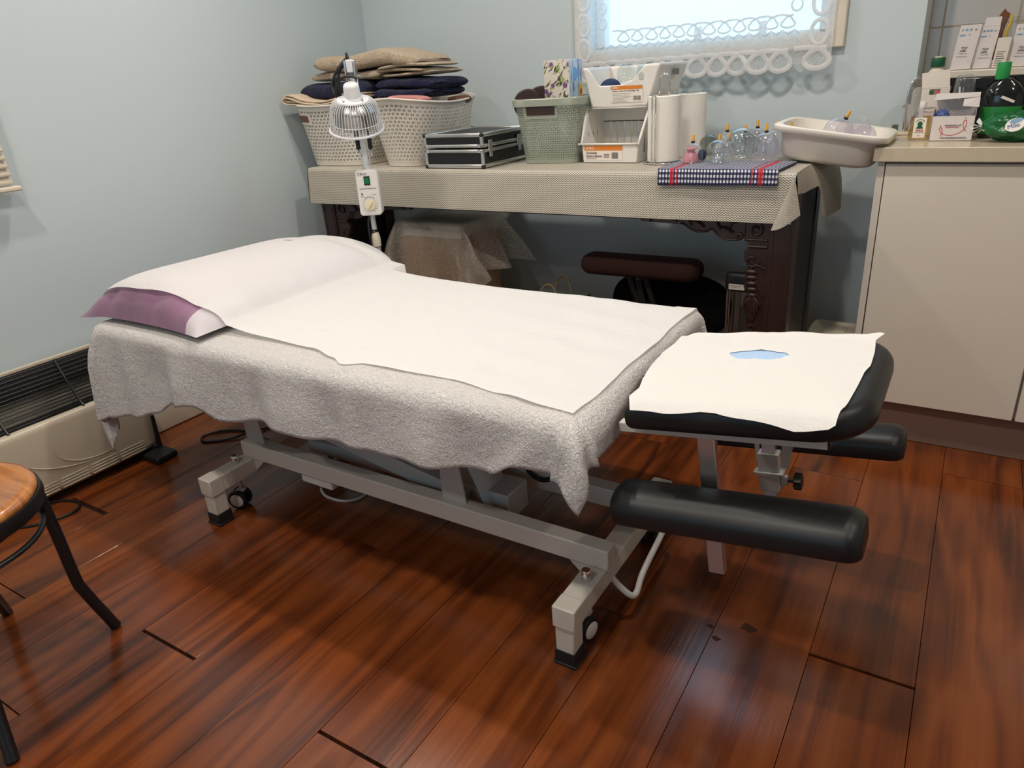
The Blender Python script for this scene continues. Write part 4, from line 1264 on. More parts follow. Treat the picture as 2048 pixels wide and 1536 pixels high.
pk = folded(MB(), -1.805, 2.205, 1.070, 0.155, 0.06, 0.032, 2, 0, 31, 0.003, lambda s_: -0.008*s_).build('folded_cloth', m_towel_pink, smooth='auto')
tag(pk, 'small pink waffle cloth tucked in the basket under the navy towel', 'cloth')
bw = folded(MB(), -1.735, 2.42, 1.062, 0.05, 0.10, 0.03, 1, 0, 33, 0.003).build('folded_cloth', m_brown_cloth, smooth='auto')
tag(bw, 'small brown cloth at the back corner of the white basket', 'cloth')

# ------------------------------------------------------------------ aluminium case
cs = thing('aluminium_case', 'black panelled flight case with aluminium edges on the side table', 'case', (-1.58, 2.28, TT))
x0, x1, y0, y1, z0, z1 = -1.703, -1.447, 2.130, 2.44, TT+0.002, TT+0.119
zl = z0+0.066
e = 0.016
MB().box(x0+.004, x1-.004, y0+.004, y1-.004, z0+.004, zl-.003).build('lower_shell', m_black_panel, cs)
MB().box(x0+.004, x1-.004, y0+.004, y1-.004, zl+.003, z1-.004).build('lid_shell', m_black_panel, cs)
def frame(za, zb, top):
    b = MB()
    for xx in (x0, x1-0.012):
        for yy in (y0, y1-0.012): b.box(xx, xx+0.012, yy, yy+0.012, za, zb)
    for zz0, zz1 in ((za, za+(0.012 if top else 0.014)), (zb-(0.014 if top else 0.012), zb)):
        b.box(x0, x1, y0, y0+0.012, zz0, zz1); b.box(x0, x1, y1-0.012, y1, zz0, zz1)
        b.box(x0, x0+0.012, y0, y1, zz0, zz1); b.box(x1-0.012, x1, y0, y1, zz0, zz1)
    return b
frame(z0, zl-0.0025, False).build('lower_frame', m_alu, cs, bevel=0.004)
frame(zl+0.0025, z1, True).build('lid_frame', m_alu, cs, bevel=0.004)
for xx in (x0, x1):
    for yy in (y0, y1):
        for zz in (z0+0.006, z1-0.006):
            MB().ball((xx+(0.005 if xx == x0 else -0.005), yy+(0.005 if yy == y0 else -0.005), zz), 0.0085, 0.0085, 0.0085, 12, 8).build('corner_cap', m_black_pl, cs, smooth=True)
for yy in (2.175, 2.37):
    lt = MB().box(x1-0.001, x1+0.005, yy-0.012, yy+0.012, zl-0.012, zl+0.026).box(x1-0.001, x1+0.006, yy-0.009, yy+0.009, zl-0.030, zl-0.012)
    lt.build('latch', m_steel, cs, bevel=0.002)
for xx in (x0+0.016, x1-0.016):
    for zz in (zl-0.008, zl+0.009):
        MB().box(xx-0.007, xx+0.007, y0-0.0012, y0+0.001, zz-0.006, zz+0.006).build('rivet_plate', m_chrome, cs, bevel=0.001)

# ------------------------------------------------------------------ sage basket with its contents
GY = radians(7)
def gbox():
    cx, cy, z0, z1 = -1.284, 2.372, TT+0.001, 1.068
    t = thing('storage_basket', 'sage green pierced plastic basket between the case and the pantry basket', 'basket', (cx, cy, z0))
    N = 88
    GR = arc_ring(0.099, 0.090, 7, 352)
    def wall(u, v):
        i = u*352; q0 = GR[int(i) % 352]; q1 = GR[(int(i)+1) % 352]; f_ = i-int(i)
        x, y = (q0[0]+(q1[0]-q0[0])*f_)*(1+0.25*v), (q0[1]+(q1[1]-q0[1])*f_)*(1+0.26*v)
        return (cx+x*cos(GY)-y*sin(GY), cy+x*sin(GY)+y*cos(GY), z0+0.003+(z1-z0-0.003)*v)
    MB().grid(wall, N, 10).build('basket_wall', m_gbasket, t, smooth=True)
    b = MB(); r0 = [b.vert(Vector(wall(i/N, 0))-Vector((0, 0, 0.003))) for i in range(N)]; r1 = [b.vert(wall(i/N, 0.05)) for i in range(N)]
    b.ring_faces([r0, r1], True, True); b.build('basket_floor', m_gbasket_rim, t, smooth='auto')
    rb = MB(); rings = []
    for i in range(N):
        p = Vector(wall(i/N, 1.0)); d = (p-Vector((cx, cy, p.z))).normalized()
        rings.append([rb.vert(p+Vector((0, 0, -0.022))+d*0.002), rb.vert(p+Vector((0, 0, -0.022))+d*0.008), rb.vert(p+d*0.010+Vector((0, 0, -0.001))), rb.vert(p+d*0.008+Vector((0, 0, 0.002))), rb.vert(p-d*0.001+Vector((0, 0, 0.002))), rb.vert(p-d*0.002+Vector((0, 0, -0.02)))])
    rings.append(rings[0]); rb.ring_faces(rings, False); rb.build('basket_rim', m_gbasket_rim, t, smooth='auto')
    # front hand hole with its solid surround
    def fr(u, v, off): 
        p = Vector(wall(u, v)); return p+Vector((sin(GY), -cos(GY), 0))*off
    b = MB(); b.grid(lambda u, v: fr(0.655+0.150*u, 0.70+0.20*v, 0.002), 10, 3)
    hs = b.build('handle_surround', m_gbasket_rim, t, smooth=True)
    MB().grid(lambda u, v: fr(0.668+0.124*u, 0.755+0.16*v, 0.0035), 10, 3).build('hand_hole', m_darkleather, hs, smooth=True)
gbox()
tb = thing('tissue_box', 'leaf printed tissue box standing in the sage basket', 'tissue box', (-1.275, 2.41, TT+0.01))
tb_ = MB().box(-1.325, -1.226, 2.362, 2.462, 1.030, 1.187)
tb_.mi = [0, 0, 0, 1, 0, 0]
tb_.build('carton', [m_leaf, m_grass], tb, bevel=0.001, seg=1)
MB().prism([(-1.2255, 2.405+0.017*cos(a), 1.140+0.022*sin(a)) for a in [2*pi*i/20 for i in range(20)]], (0.0004, 0, 0)).build('printed_badge', m_skyblue_ink, tb)
yl_ = MB().prism([(-1.2253, 2.447+0.013*cos(a), 1.088+0.022*sin(a)) for a in [2*pi*i/20 for i in range(20)]], (0.0005, 0, 0)).build('printed_badge', m_yellow_ink, tb)
MB().prism([(-1.2248, 2.447+0.006*cos(a), 1.082+0.011*sin(a)) for a in [2*pi*i/20 for i in range(20)]], (0.0004, 0, 0)).build('printed_emblem', m_red_ink, yl_)
MB().prism([(-1.30+0.03*cos(a)+0.025, 2.412+0.018*sin(a), 1.1872) for a in [2*pi*i/20 for i in range(20)]], (0, 0, 0.0004)).build('opening', m_white_ink, tb)
for k, (xx, yy, rr, lab) in enumerate(((-1.372, 2.325, 0.050, 'rolled dark brown strap leaning at the left inside the sage basket'), (-1.352, 2.385, 0.056, 'rolled dark brown strap beside the tissue box in the sage basket'))):
    T = Matrix.Translation((xx, yy, 1.052)) @ Matrix.Rotation(radians(90), 4, 'X') @ Matrix.Rotation(radians(25), 4, 'Y')
    s_ = MB().lathe([(0.010, -0.022), (rr-0.004, -0.022), (rr, -0.018), (rr, 0.018), (rr-0.004, 0.022), (0.010, 0.022)], n=28, T=T).build('rolled_strap', m_darkleather, smooth='auto')
    tag(s_, lab, 'strap', 'rolled straps in the sage basket')

# ------------------------------------------------------------------ pantry basket and the tub on top
pb = thing('pantry_basket', 'white open fronted stackable pantry basket with orange printed label', 'basket', (-1.06, 2.38, TT))
z0 = TT+0.001
PXa, PXb, PYa, PYb = -1.150, -0.955, 2.305, 2.490
pw = MB()
def side(x, sg):
    pts = [(x, PYa, z0), (x, PYb, z0), (x+sg*0.014, PYb+0.004, 1.022), (x+sg*0.014, PYa+0.085, 1.022), (x+sg*0.012, PYa+0.060, 1.012), (x+sg*0.005, PYa, z0+0.060)]
    return pts
for x, sg in ((PXa, -1), (PXb, 1)): pw.prism(side(x, sg), (-sg*0.003, 0, 0))
pw.box(PXa, PXb, PYa, PYa+0.003, z0, z0+0.060); pw.box(PXa, PXb, PYa, PYb, z0, z0+0.003)
pw.build('basket_shell', m_white_pl, pb, bevel=0.001, seg=1)
bw_ = MB(); n = 7; xs = [PXa-0.012+(PXb-PXa+0.024)*i/(n*2+1) for i in range(n*2+2)]
bw_.box(PXa-0.012, PXb+0.012, PYb, PYb+0.003, 0.975, 1.022); bw_.box(PXa, PXb, PYb, PYb+0.003, z0, z0+0.035)
for i in range(n+1):
    a_, b_ = PXa-0.008+(PXb-PXa+0.016)*i/(n+1)+0.002, PXa-0.008+(PXb-PXa+0.016)*(i+1)/(n+1)-0.0015
    bw_.box(a_, b_, PYb, PYb+0.003, z0+0.03, 0.978)
bw_.build('slotted_back', m_white_pl, pb)
rim = MB()
rim.tube(spline([(PXa-0.006, PYa, z0+0.062), (PXa-0.016, PYa+0.062, 1.015), (PXa-0.016, PYa+0.09, 1.0235), (PXa-0.016, PYb, 1.0235)], 5), 0.0045, 8)
rim.tube(spline([(PXb+0.006, PYa, z0+0.062), (PXb+0.016, PYa+0.062, 1.015), (PXb+0.016, PYa+0.09, 1.0235), (PXb+0.016, PYb, 1.0235)], 5), 0.0045, 8)
rim.tube([(PXa-0.018, PYa-0.002, z0+0.061), (PXb+0.010, PYa-0.002, z0+0.061)], 0.0035, 8)
rim.build('basket_rim', m_white_pl, pb, smooth=True)
for i in range(3):
    for x in (PXa-0.0055, PXb+0.0055):
        MB().box(x-0.0018, x+0.0018, PYa+0.05+0.035*i, PYa+0.053+0.035*i, z0+0.03, z0+0.095).build('slot', m_grey_ink, pb)
yy = PYa-0.0006
MB().box(PXa+0.004, PXb-0.050, yy-0.0004, yy, z0+0.040, z0+0.056).build('label_band', m_orange, pb)
MB().box(PXa+0.004, PXb-0.050, yy-0.0002, yy+0.0002, z0+0.008, z0+0.040).build('label_sheet', m_label, pb)
text('anko', 0.016, (PXa+0.010, yy-0.001, z0+0.0445), (1, 0, 0), (0, 0, 1), m_white_ink, pb)
text('Stackable\nPantry Basket', 0.0105, (PXa+0.012, yy-0.001, z0+0.0295), (1, 0, 0), (0, 0, 1), m_ink, pb)
text('300 x 200 x 160 mm', 0.0045, (PXa+0.012, yy-0.001, z0+0.0135), (1, 0, 0), (0, 0, 1), m_grey_ink, pb)
def barcode(par, xa, xb, za, zb, y, vertical=True):
    b = MB(); r = random.Random(4); x = xa
    while x < xb:
        wdt = r.choice((0.0006, 0.0011, 0.0016)); b.box(x, min(x+wdt, xb), y-0.0003, y, za, zb); x += wdt+r.choice((0.0006, 0.001))
    return b.build('barcode', m_ink, par)
barcode(pb, PXb-0.090, PXb-0.066, z0+0.014, z0+0.034, yy-0.0003)
for k in range(3): MB().box(PXb-0.118, PXb-0.098, yy-0.0007, yy-0.0003, z0+0.017+0.005*k, z0+0.0195+0.005*k).build('print_line', m_grey_ink, pb)

tbk = thing('edge_tub', 'white plastic tub with cut out front edge standing on the pantry basket', 'tub', (-1.02, 2.41, 1.03))
zb, zt = 1.0285, 1.155
B0 = [(-1.135, 2.348), (-0.940, 2.348), (-0.920, 2.545), (-1.140, 2.545)]
T0 = [(-1.160, 2.335), (-0.890, 2.336), (-0.878, 2.560), (-1.165, 2.560)]
def tubwall(i, u, v):
    a, b = Vector(B0[i]), Vector(B0[(i+1) % 4]); c, d = Vector(T0[i]), Vector(T0[(i+1) % 4])
    p = (a*(1-u)+b*u)*(1-v)+(c*(1-u)+d*u)*v
    return p
tv = MB()
for i in range(4):
    def fn(u, v, i=i):
        top = zt
        if i in (0,):
            top = zt-0.060*max(0, min(1, (u-0.06)/0.14)) if u < 0.5 else zt-0.060+0.060*max(0, min(1, (u-0.62)/0.22))
            q = (u-0.06)/0.14
            if u < 0.5: top = lerp([(0.04, zt), (0.20, zt-0.058), (0.5, zt-0.058)], u)
            else: top = lerp([(0.5, zt-0.058), (0.66, zt-0.046), (0.84, zt)], u)
        z = zb+(top-zb)*v
        p = tubwall(i, u, (z-zb)/(zt-zb))
        return (p.x, p.y, z)
    tv.grid(fn, 40, 14)
ids = [tv.vert((*p, zb)) for p in B0]; tv.face(ids)
tv.build('tub_shell', m_white_pl, tbk, smooth='auto', solid=0.003, angle=50)
def tubface(x, z, off=0.0016):
    v = (z-zb)/(zt-zb)
    return Vector((x-0.016, 2.348-0.0125*v-off, z))
def onface(x0, x1, za, zc, mat, nm, off=0.0016):
    return MB().hexa([tubface(x0, za, off), tubface(x1, za, off), tubface(x1, za, 0.001), tubface(x0, za, 0.001), tubface(x0, zc, off), tubface(x1, zc, off), tubface(x1, zc, 0.001), tubface(x0, zc, 0.001)]).build(nm, mat, tbk)
onface(-1.046, -0.936, 1.044, 1.094, m_label, 'label_sheet', 0.0018)
onface(-1.046, -0.936, 1.083, 1.094, m_orange, 'label_band', 0.0021)
up = (0, -0.106, 1)
text('anko', 0.012, tubface(-1.042, 1.0862, 0.0024), (1, 0, 0), up, m_white_ink, tbk)
text('Medium Clear Cut Out Edge Tub', 0.0069, tubface(-1.041, 1.0765, 0.0022), (1, 0, 0), up, m_ink, tbk)
for k in range(4): onface(-1.041, -0.975-0.008*(k % 2), 1.0700-0.0045*k, 1.0709-0.0045*k, m_grey_ink, 'print_line', 0.0021)
for k in range(3): onface(-1.041, -1.000+0.006*k, 1.0520-0.0032*k, 1.0527-0.0032*k, m_grey_ink, 'print_line', 0.0021)
b = MB(); r = random.Random(2); x = -0.969
while x < -0.942:
    wv = r.choice((0.0006, 0.001)); p = [tubface(x, 1.049, 0.0022), tubface(x+wv, 1.049, 0.0022), tubface(x+wv, 1.0625, 0.0022), tubface(x, 1.0625, 0.0022)]
    b.face([b.vert(q) for q in p]); x += wv+r.choice((0.0006, 0.0012))
b.build('barcode', m_ink, tbk)
MB().box(-0.8880, -0.8815, 2.45, 2.485, 1.118, 1.136).build('handle_slot', m_grey_ink, tbk)
for k, (x, y, r_) in enumerate(((-1.025, 2.38, 0.030), (-0.985, 2.43, 0.026), (-0.955, 2.36, 0.024), (-0.925, 2.42, 0.028))):
    g = MB().lathe([(0.001, 0.0), (r_*0.5, 0.002), (r_*0.9, r_*0.35), (r_, r_*0.85), (r_*0.93, r_*1.3), (r_*0.72, r_*1.62), (r_*0.68, r_*1.75), (r_*0.76, r_*1.9), (r_*0.72, r_*1.92), (r_*0.62, r_*1.75)], (x, y, zb+0.074), 24, cap0=True, cap1=False).build('cupping_jar', m_glass, smooth=True)
    tag(g, ('thick glass cupping jar nearest the front in the cut out tub', 'glass cupping jar lying behind in the cut out tub', 'small glass cupping jar low in the middle of the cut out tub', 'glass cupping jar beside the high side of the cut out tub')[k], 'cup', 'glass jars in the white tub')
nvb = MB().ball((-1.090, 2.40, 1.088), 0.034, 0.05, 0.030).build('rolled_cuff', m_navy_pl, smooth=True)
tag(nvb, 'navy blue rolled cuff at the low corner of the cut out tub', 'cuff')

# ------------------------------------------------------------------ paper towel rolls and holder
hd = thing('paper_towel_holder', 'chrome wire paper towel stand with tall loop and spring arm', 'holder', (-0.885, 2.36, TT))
cx, cy = -0.868, 2.315
MB().tube([(cx+0.058*cos(a), cy+0.058*sin(a), TT+0.004) for a in [2*pi*i/40 for i in range(40)]], 0.0028, 8, closed=True).build('base_ring', m_chrome, hd, smooth=True)
lp = [(cx-0.016, cy, TT+0.005), (cx-0.016, cy, 1.105)]+[(cx-0.016*cos(a), cy, 1.105+0.018*sin(a)) for a in [pi*i/12 for i in range(1, 12)]]+[(cx+0.016, cy, 1.105), (cx+0.016, cy, TT+0.005)]
MB().tube(lp, 0.0028, 8).build('centre_loop', m_chrome, hd, smooth=True)
ax, ay = cx-0.010, cy-0.060
ar = [(ax-0.006, ay, TT+0.004), (ax-0.006, ay, 1.055)]+[(ax-0.006*cos(a), ay, 1.055+0.008*sin(a)) for a in [pi*i/8 for i in range(1, 8)]]+[(ax+0.006, ay, 1.055), (ax+0.006, ay, TT+0.004)]
MB().tube(ar, 0.0024, 8).build('spring_arm', m_chrome, hd, smooth=True)
def proll(cx, cy, z0, h, r, label):
    t = thing('paper_towel_roll', label, 'paper towel', (cx, cy, z0), 'paper towel rolls')
    b = MB()
    pr = [(0.0215, 0.0), (r-0.003, 0.0), (r, 0.002)]+[(r-(0.0006 if k % 2 else 0.0), 0.004+(h-0.008)*k/46) for k in range(47)]+[(r, h-0.002), (r-0.003, h), (0.0215, h)]
    b.lathe([(a, z0+q) for a, q in pr], (cx, cy, 0), 40, cap0=False, cap1=False)
    b.build('paper', m_roll, t, smooth='auto')
    MB().lathe([(0.0215, z0), (0.0215, z0+h), (0.0195, z0+h), (0.0195, z0)], (cx, cy, 0), 24, cap0=False, cap1=False).build('core_tube', m_card, t, smooth='auto')
    return t
proll(cx, cy, TT+0.007, 0.198, 0.0500, 'white paper towel roll held on the chrome wire stand')
r2 = proll(-0.842, 2.508, TT+0.001, 0.200, 0.048, 'white paper towel roll standing loose behind the chrome wire stand')
# ------------------------------------------------------------------ checked tea towel with cups
tt = MB()
def ttf(u, v):
    x = -0.800+0.345*u
    d = 0.19*(1-v)+0.040
    d = 0.235*(1-v)                                      # v=0 hem in front, v=1 back on the table
    back = 0.195+0.0
    if v > 0.19:
        yv = (v-0.19)/0.81
        y = 2.104+0.190*yv
        x2 = x-0.004+0.012*yv*(u)
        return (x2, y, TT+0.0105+0.0006*sin(x*60))
    q = (0.19-v)/0.19
    o_, dr = rfall(q*0.046, 0.007)
    return (x, 2.104-o_-0.003*q+0.002*sin(x*34+1), TT+0.0105-dr-0.004*q*(1-u))
tt.grid(ttf, 70, 36, (1, 0.72))
t_ = tt.build('tea_towel', m_gingham, smooth=True)
q = t_.modifiers.new('solid', 'SOLIDIFY'); q.thickness = 0.008; q.offset = -1
tag(t_, 'navy and white checked tea towel with red stripes folded at the table end', 'tea towel')

ZT = TT+0.0112
def dome_profile(r, h, th=0.0015, foot=0.0025):
    pr = [(r+foot, 0.0), (r+foot, 0.002), (r, 0.003)]
    for k in range(11):
        a = pi/2*k/10
        pr.append((r*cos(a)**0.8 if k < 10 else 0.006, 0.003+(h-r)*min(1, k/3.0)+(r*sin(a) if k else 0)) if False else (max(0.006, r*(cos(a))**0.75), 0.003+(h-0.003)*(0.30*min(1, k/2.5)+0.70*sin(a)) if k else 0.003))
    return pr
def dome_cup(label, x, y, r, h, grp='clear cupping cups', tilt=None, z=ZT):
    t = thing('cupping_cup', label, 'cup', (x, y, z), grp)
    T = Matrix.Translation((x, y, z))
    if tilt: T = T @ tilt
    b = MB(); b.lathe(dome_profile(r, h), n=28, T=T, cap0=False, cap1=True)
    b.build('cup_body', m_clear, t, smooth=True)
    v = MB(); v.lathe([(0.0060, h-0.001), (0.0062, h+0.004), (0.0048, h+0.0055)], n=12, T=T)
    v.build('valve_base', m_black_pl, t, smooth='auto')
    v = MB(); v.lathe([(0.0042, h+0.005), (0.0046, h+0.013), (0.0040, h+0.014), (0.0042, h+0.021), (0.0030, h+0.024)], n=12, T=T)
    v.build('valve', m_amber, t, smooth='auto')
    return t
G1 = 'clear domed cups with amber valves'
dome_cup('clear domed cup covering a small pink cup, first from the paper towel', -0.746, 2.245, 0.033, 0.058, G1)
dome_cup('clear domed cup at the front corner by the cream tub', -0.542, 2.300, 0.039, 0.080, G1)
dome_cup('clear domed cup right behind the corner cup by the cream tub', -0.535, 2.395, 0.036, 0.080, G1)
dome_cup('clear domed cup pushed against the cream tub at the very back', -0.508, 2.475, 0.030, 0.070, G1)
dome_cup('clear domed cup behind the largest round glass jar', -0.607, 2.455, 0.033, 0.080, G1)
dome_cup('clear domed cup at the back, in line with the gap between the two glass jars', -0.694, 2.425, 0.031, 0.073, G1)
dome_cup('small clear cup just behind the smaller glass jar', -0.690, 2.330, 0.021, 0.050, G1)
dome_cup('tiny clear cup between the smaller glass jar and the back cups', -0.668, 2.360, 0.018, 0.051, G1)
dome_cup('small clear cup close behind the big round glass jar', -0.630, 2.400, 0.026, 0.072, G1)
def jar(label, x, y, r, mat=None, z=ZT):
    pr = [(r*0.62, 0.0), (r*0.68, 0.002), (r*0.66, 0.012), (r*0.58, r*0.32), (r*0.62, r*0.40)]
    c = r*1.25
    for k in range(13):
        a = radians(-52+k*11.6)
        pr.append((max(0.004, r*cos(a)), c+r*0.92*sin(a)))
    o = MB().lathe([(a, z+b) for a, b in pr], (x, y, 0), 30, cap0=False, cap1=True).build('cupping_jar', mat or m_glass, smooth=True)
    tag(o, label, 'jar', 'round glass cupping jars')
    return o
jar('smaller round glass cupping jar with a flared mouth at the front', -0.664, 2.225, 0.0310)
jar('largest round glass cupping jar in the middle of the tea towel', -0.618, 2.320, 0.0430)
jar('smoky round glass jar beside the loose paper towel roll', -0.745, 2.405, 0.0310, m_grey_glass)
jar('smoky glass jar at the back behind the largest round jar', -0.640, 2.520, 0.0330, m_grey_glass)
pc = MB().lathe([(0.024, ZT), (0.0255, ZT+0.002), (0.0245, ZT+0.010), (0.017, ZT+0.026), (0.011, ZT+0.033), (0.012, ZT+0.037), (0.019, ZT+0.040), (0.0185, ZT+0.042), (0.008, ZT+0.043), (0.004, ZT+0.047)], (-0.752, 2.245, 0), 28, cap1=True).build('silicone_cup', m_pink_sil, smooth=True)
tag(pc, 'small pink silicone suction cup standing under a clear domed cup', 'cup')
nb = MB().ball((-0.722, 2.262, ZT+0.020), 0.013, 0.012, 0.018).build('massage_ball', m_navy_pl, smooth=True)
tag(nb, 'dark blue rubber ball under the clear cup beside the pink cup', 'ball')

# cream tub bridging the table and the worktop, leaning slightly
ct = thing('wash_tub', 'off white plastic tub of clear cups bridging the table and the worktop', 'tub', (-0.37, 2.42, TT))
Rt = Matrix.Translation((-0.37, 2.425, 0.942)) @ Matrix.Rotation(radians(8.2), 4, 'Y')
def tubring(hx, hy, z, n=5.0, N=64): return [Rt @ Vector((p[0], p[1], z)) for p in sup(hx, hy, n, N)]
b = MB(); prof = [(0.108, 0.098, -0.090), (0.125, 0.114, -0.085), (0.133, 0.122, -0.076), (0.143, 0.134, 0.0), (0.144, 0.135, 0.004), (0.154, 0.146, 0.005), (0.157, 0.149, 0.003), (0.158, 0.150, -0.011)]
rings = [[b.vert(p) for p in tubring(hx, hy, z, 4.2 if k < 5 else 7)] for k, (hx, hy, z) in enumerate(prof)]
b.ring_faces(rings, True, True, False)
b.build('tub_shell', m_tub_pl, ct, smooth='auto', solid=0.0022, angle=50)
b = MB(); rings = [[b.vert(p) for p in tubring(hx, hy, z, 4.2)] for hx, hy, z in ((0.144, 0.135, 0.0052), (0.140, 0.130, -0.022), (0.135, 0.125, -0.025), (0.128, 0.117, -0.075), (0.112, 0.10, -0.083))]
b.ring_faces(rings, True, False, True); b.build('tub_inside', m_tub_pl, ct, smooth='auto')
def tilted(ax, ay): return Matrix.Rotation(ax, 4, 'X') @ Matrix.Rotation(ay, 4, 'Y')
G2 = 'clear cups in the off white tub'
dome_cup('clear cup tilted with its amber valve up in the off white tub', -0.375, 2.385, 0.043, 0.082, G2, tilted(0.15, 0.45), 0.900)
dome_cup('clear cup lying on its side with its valve towards the worktop in the tub', -0.345, 2.40, 0.046, 0.090, G2, tilted(0.5, 1.75), 0.921)
dome_cup('clear cup turned over at the back of the off white tub', -0.335, 2.455, 0.044, 0.080, G2, tilted(-2.6, 0.4), 0.955)

# ------------------------------------------------------------------ kitchen unit and worktop
kc = thing('base_cabinet', 'glossy white base cabinet with flat doors beside the window wall', 'cabinet', (0.4, 2.5, 0))
CXE = XR-0.02
MB().box(-0.2335, -0.2155, 2.317, YB-0.002, 0.130, 0.8605).build('end_panel', m_cab_edge, kc, bevel=0.001, seg=1)
cbx = MB(); cbx.box(-0.2155, CXE, 2.336, YB-0.002, 0.137, 0.8605)
cbx.build('carcass', m_cab_edge, kc)
xs = [-0.2125, 0.2155, 0.6435, 1.0715, 1.4995]
for i in range(len(xs)-1):
    MB().box(xs[i]+0.0, xs[i+1]-0.0065, 2.3155, 2.3335, 0.137, 0.8555).build('door', m_cab, kc, bevel=0.0015)
MB().box(-0.2, CXE, 2.350, 2.364, 0.002, 0.134).build('kickboard', m_kick, kc)
wk = MB().prism([(-0.2455, 2.298, 0.8625), (CXE, 2.298, 0.8625), (CXE, YT-0.001, 0.8625), (-0.197, YT-0.001, 0.8625), (-0.197, YB-0.001, 0.8625), (-0.2455, YB-0.001, 0.8625)], (0, 0, 0.0385)).build('worktop', m_counter, bevel=0.002)
tag(wk, 'pale speckled stone worktop over the white base cabinets', 'worktop')
ZW = 0.9015

# ------------------------------------------------------------------ things on the worktop
# oil bottle
ob = thing('oil_bottle', 'flat golden oil bottle with white cap and green printed label', 'bottle', (-0.153, 2.47, ZW))
def flatb(prof, cx, cy, n=4.0, N=40):
    b = MB(); rings = [[b.vert((p[0], p[1], z)) for p in sup(hx, hy, n, N, cx, cy)] for hx, hy, z in prof]
    b.ring_faces(rings, True, True, True); return b
flatb([(0.027, 0.012, ZW), (0.0285, 0.0135, ZW+0.002), (0.0285, 0.0135, ZW+0.066), (0.026, 0.0125, ZW+0.073), (0.012, 0.010, ZW+0.079), (0.0075, 0.0075, ZW+0.082), (0.0075, 0.0075, ZW+0.090)], -0.153, 2.47, 3.4).build('bottle_glass', m_clear, ob, smooth='auto', angle=50)
flatb([(0.0255, 0.0110, ZW+0.003), (0.0262, 0.0115, ZW+0.004), (0.0262, 0.0115, ZW+0.0665), (0.0255, 0.011, ZW+0.067)], -0.153, 2.47, 3.4).build('oil', m_oil, ob, smooth='auto')
MB().lathe([(0.0085, ZW+0.088), (0.009, ZW+0.089), (0.009, ZW+0.104), (0.0082, ZW+0.1055)], (-0.153, 2.47, 0), 20).build('cap', m_white_pl, ob, smooth='auto')
yy = 2.4558
MB().box(-0.168, -0.137, yy, yy+0.0004, ZW+0.009, ZW+0.063).build('label_sheet', m_label, ob, bevel=0.0)
lb = MB()
lb.prism([(-0.1525+0.0065*cos(a), yy-0.0004, ZW+0.046+0.0075*sin(a)) for a in [2*pi*i/18 for i in range(18)]], (0, 0.0003, 0))
lb.prism([(-0.1615, yy-0.0004, ZW+0.0335), (-0.1435, yy-0.0004, ZW+0.0335), (-0.1460, yy-0.0004, ZW+0.040), (-0.159, yy-0.0004, ZW+0.040)], (0, 0.0003, 0))
lb.build('label_print', m_green_ink, ob)
for i in range(9):
    a = radians(150-15*i)
    MB().box(-0.1525+0.0115*cos(a)-0.001, -0.1525+0.0115*cos(a)+0.001, yy-0.0004, yy-0.0001, ZW+0.047+0.0115*sin(a)-0.0012, ZW+0.047+0.0115*sin(a)+0.0012).build('label_letter', m_green_ink, ob)
text('活絡油', 0.0066, (-0.1525, yy-0.0006, ZW+0.0265), (1, 0, 0), (0, 0, 1), m_red_ink, ob, align='CENTER')
text('WOOD LOCK OIL', 0.0031, (-0.1525, yy-0.0006, ZW+0.0222), (1, 0, 0), (0, 0, 1), m_green_ink, ob, align='CENTER')
text('50 ml', 0.0036, (-0.1525, yy-0.0006, ZW+0.0135), (1, 0, 0), (0, 0, 1), m_ink, ob, align='CENTER')

# open white carton in front
cx0, cx1, cy0, cy1 = -0.124, -0.020, 2.452, 2.53
oc = thing('open_carton', 'open white carton with red ribbon print and a blue spiky ball inside', 'box', (-0.072, 2.49, ZW))
th = 0.0008
b = MB(); b.box(cx0, cx1, cy0, cy0+th, ZW, ZW+0.066); b.box(cx0, cx0+th, cy0, cy1, ZW, ZW+0.082); b.box(cx1-th, cx1, cy0, cy1, ZW, ZW+0.082); b.box(cx0, cx1, cy1-th, cy1, ZW, ZW+0.105); b.box(cx0, cx1, cy0, cy1, ZW, ZW+th)
b.build('carton_body', m_carton_cold, oc)
MB().hexa([(cx0-0.003, cy0+0.030, ZW+0.106), (cx1+0.002, cy0+0.030, ZW+0.112), (cx1+0.002, cy1, ZW+0.121), (cx0-0.003, cy1, ZW+0.121), (cx0-0.003, cy0+0.029, ZW+0.107), (cx1+0.002, cy0+0.029, ZW+0.113), (cx1+0.002, cy1, ZW+0.1222), (cx0-0.003, cy1, ZW+0.1222)]).build('top_flap', m_carton_cold, oc)
MB().hexa([(cx1-0.035, cy0+0.024, ZW+0.090), (cx1+0.004, cy0+0.024, ZW+0.086), (cx1+0.004, cy0+0.026, ZW+0.086), (cx1-0.035, cy0+0.026, ZW+0.090), (cx1-0.035, cy0+0.029, ZW+0.108), (cx1+0.003, cy0+0.029, ZW+0.112), (cx1+0.003, cy0+0.031, ZW+0.112), (cx1-0.035, cy0+0.031, ZW+0.108)]).build('side_flap', m_carton_cold, oc)
yy = cy0-0.0006
rb = [(-0.098, ZW+0.013), (-0.094, ZW+0.022), (-0.097, ZW+0.034), (-0.101, ZW+0.036), (-0.102, ZW+0.031), (-0.097, ZW+0.022), (-0.085, ZW+0.0165), (-0.072, ZW+0.0155), (-0.058, ZW+0.019), (-0.047, ZW+0.026), (-0.040, ZW+0.036), (-0.039, ZW+0.049), (-0.042, ZW+0.055), (-0.046, ZW+0.051), (-0.046, ZW+0.040), (-0.041, ZW+0.030), (-0.036, ZW+0.025)]
MB().tube(spline([(a, yy, c) for a, c in rb], 5), 0.0008, 6).build('ribbon_print', m_red_ink, oc)
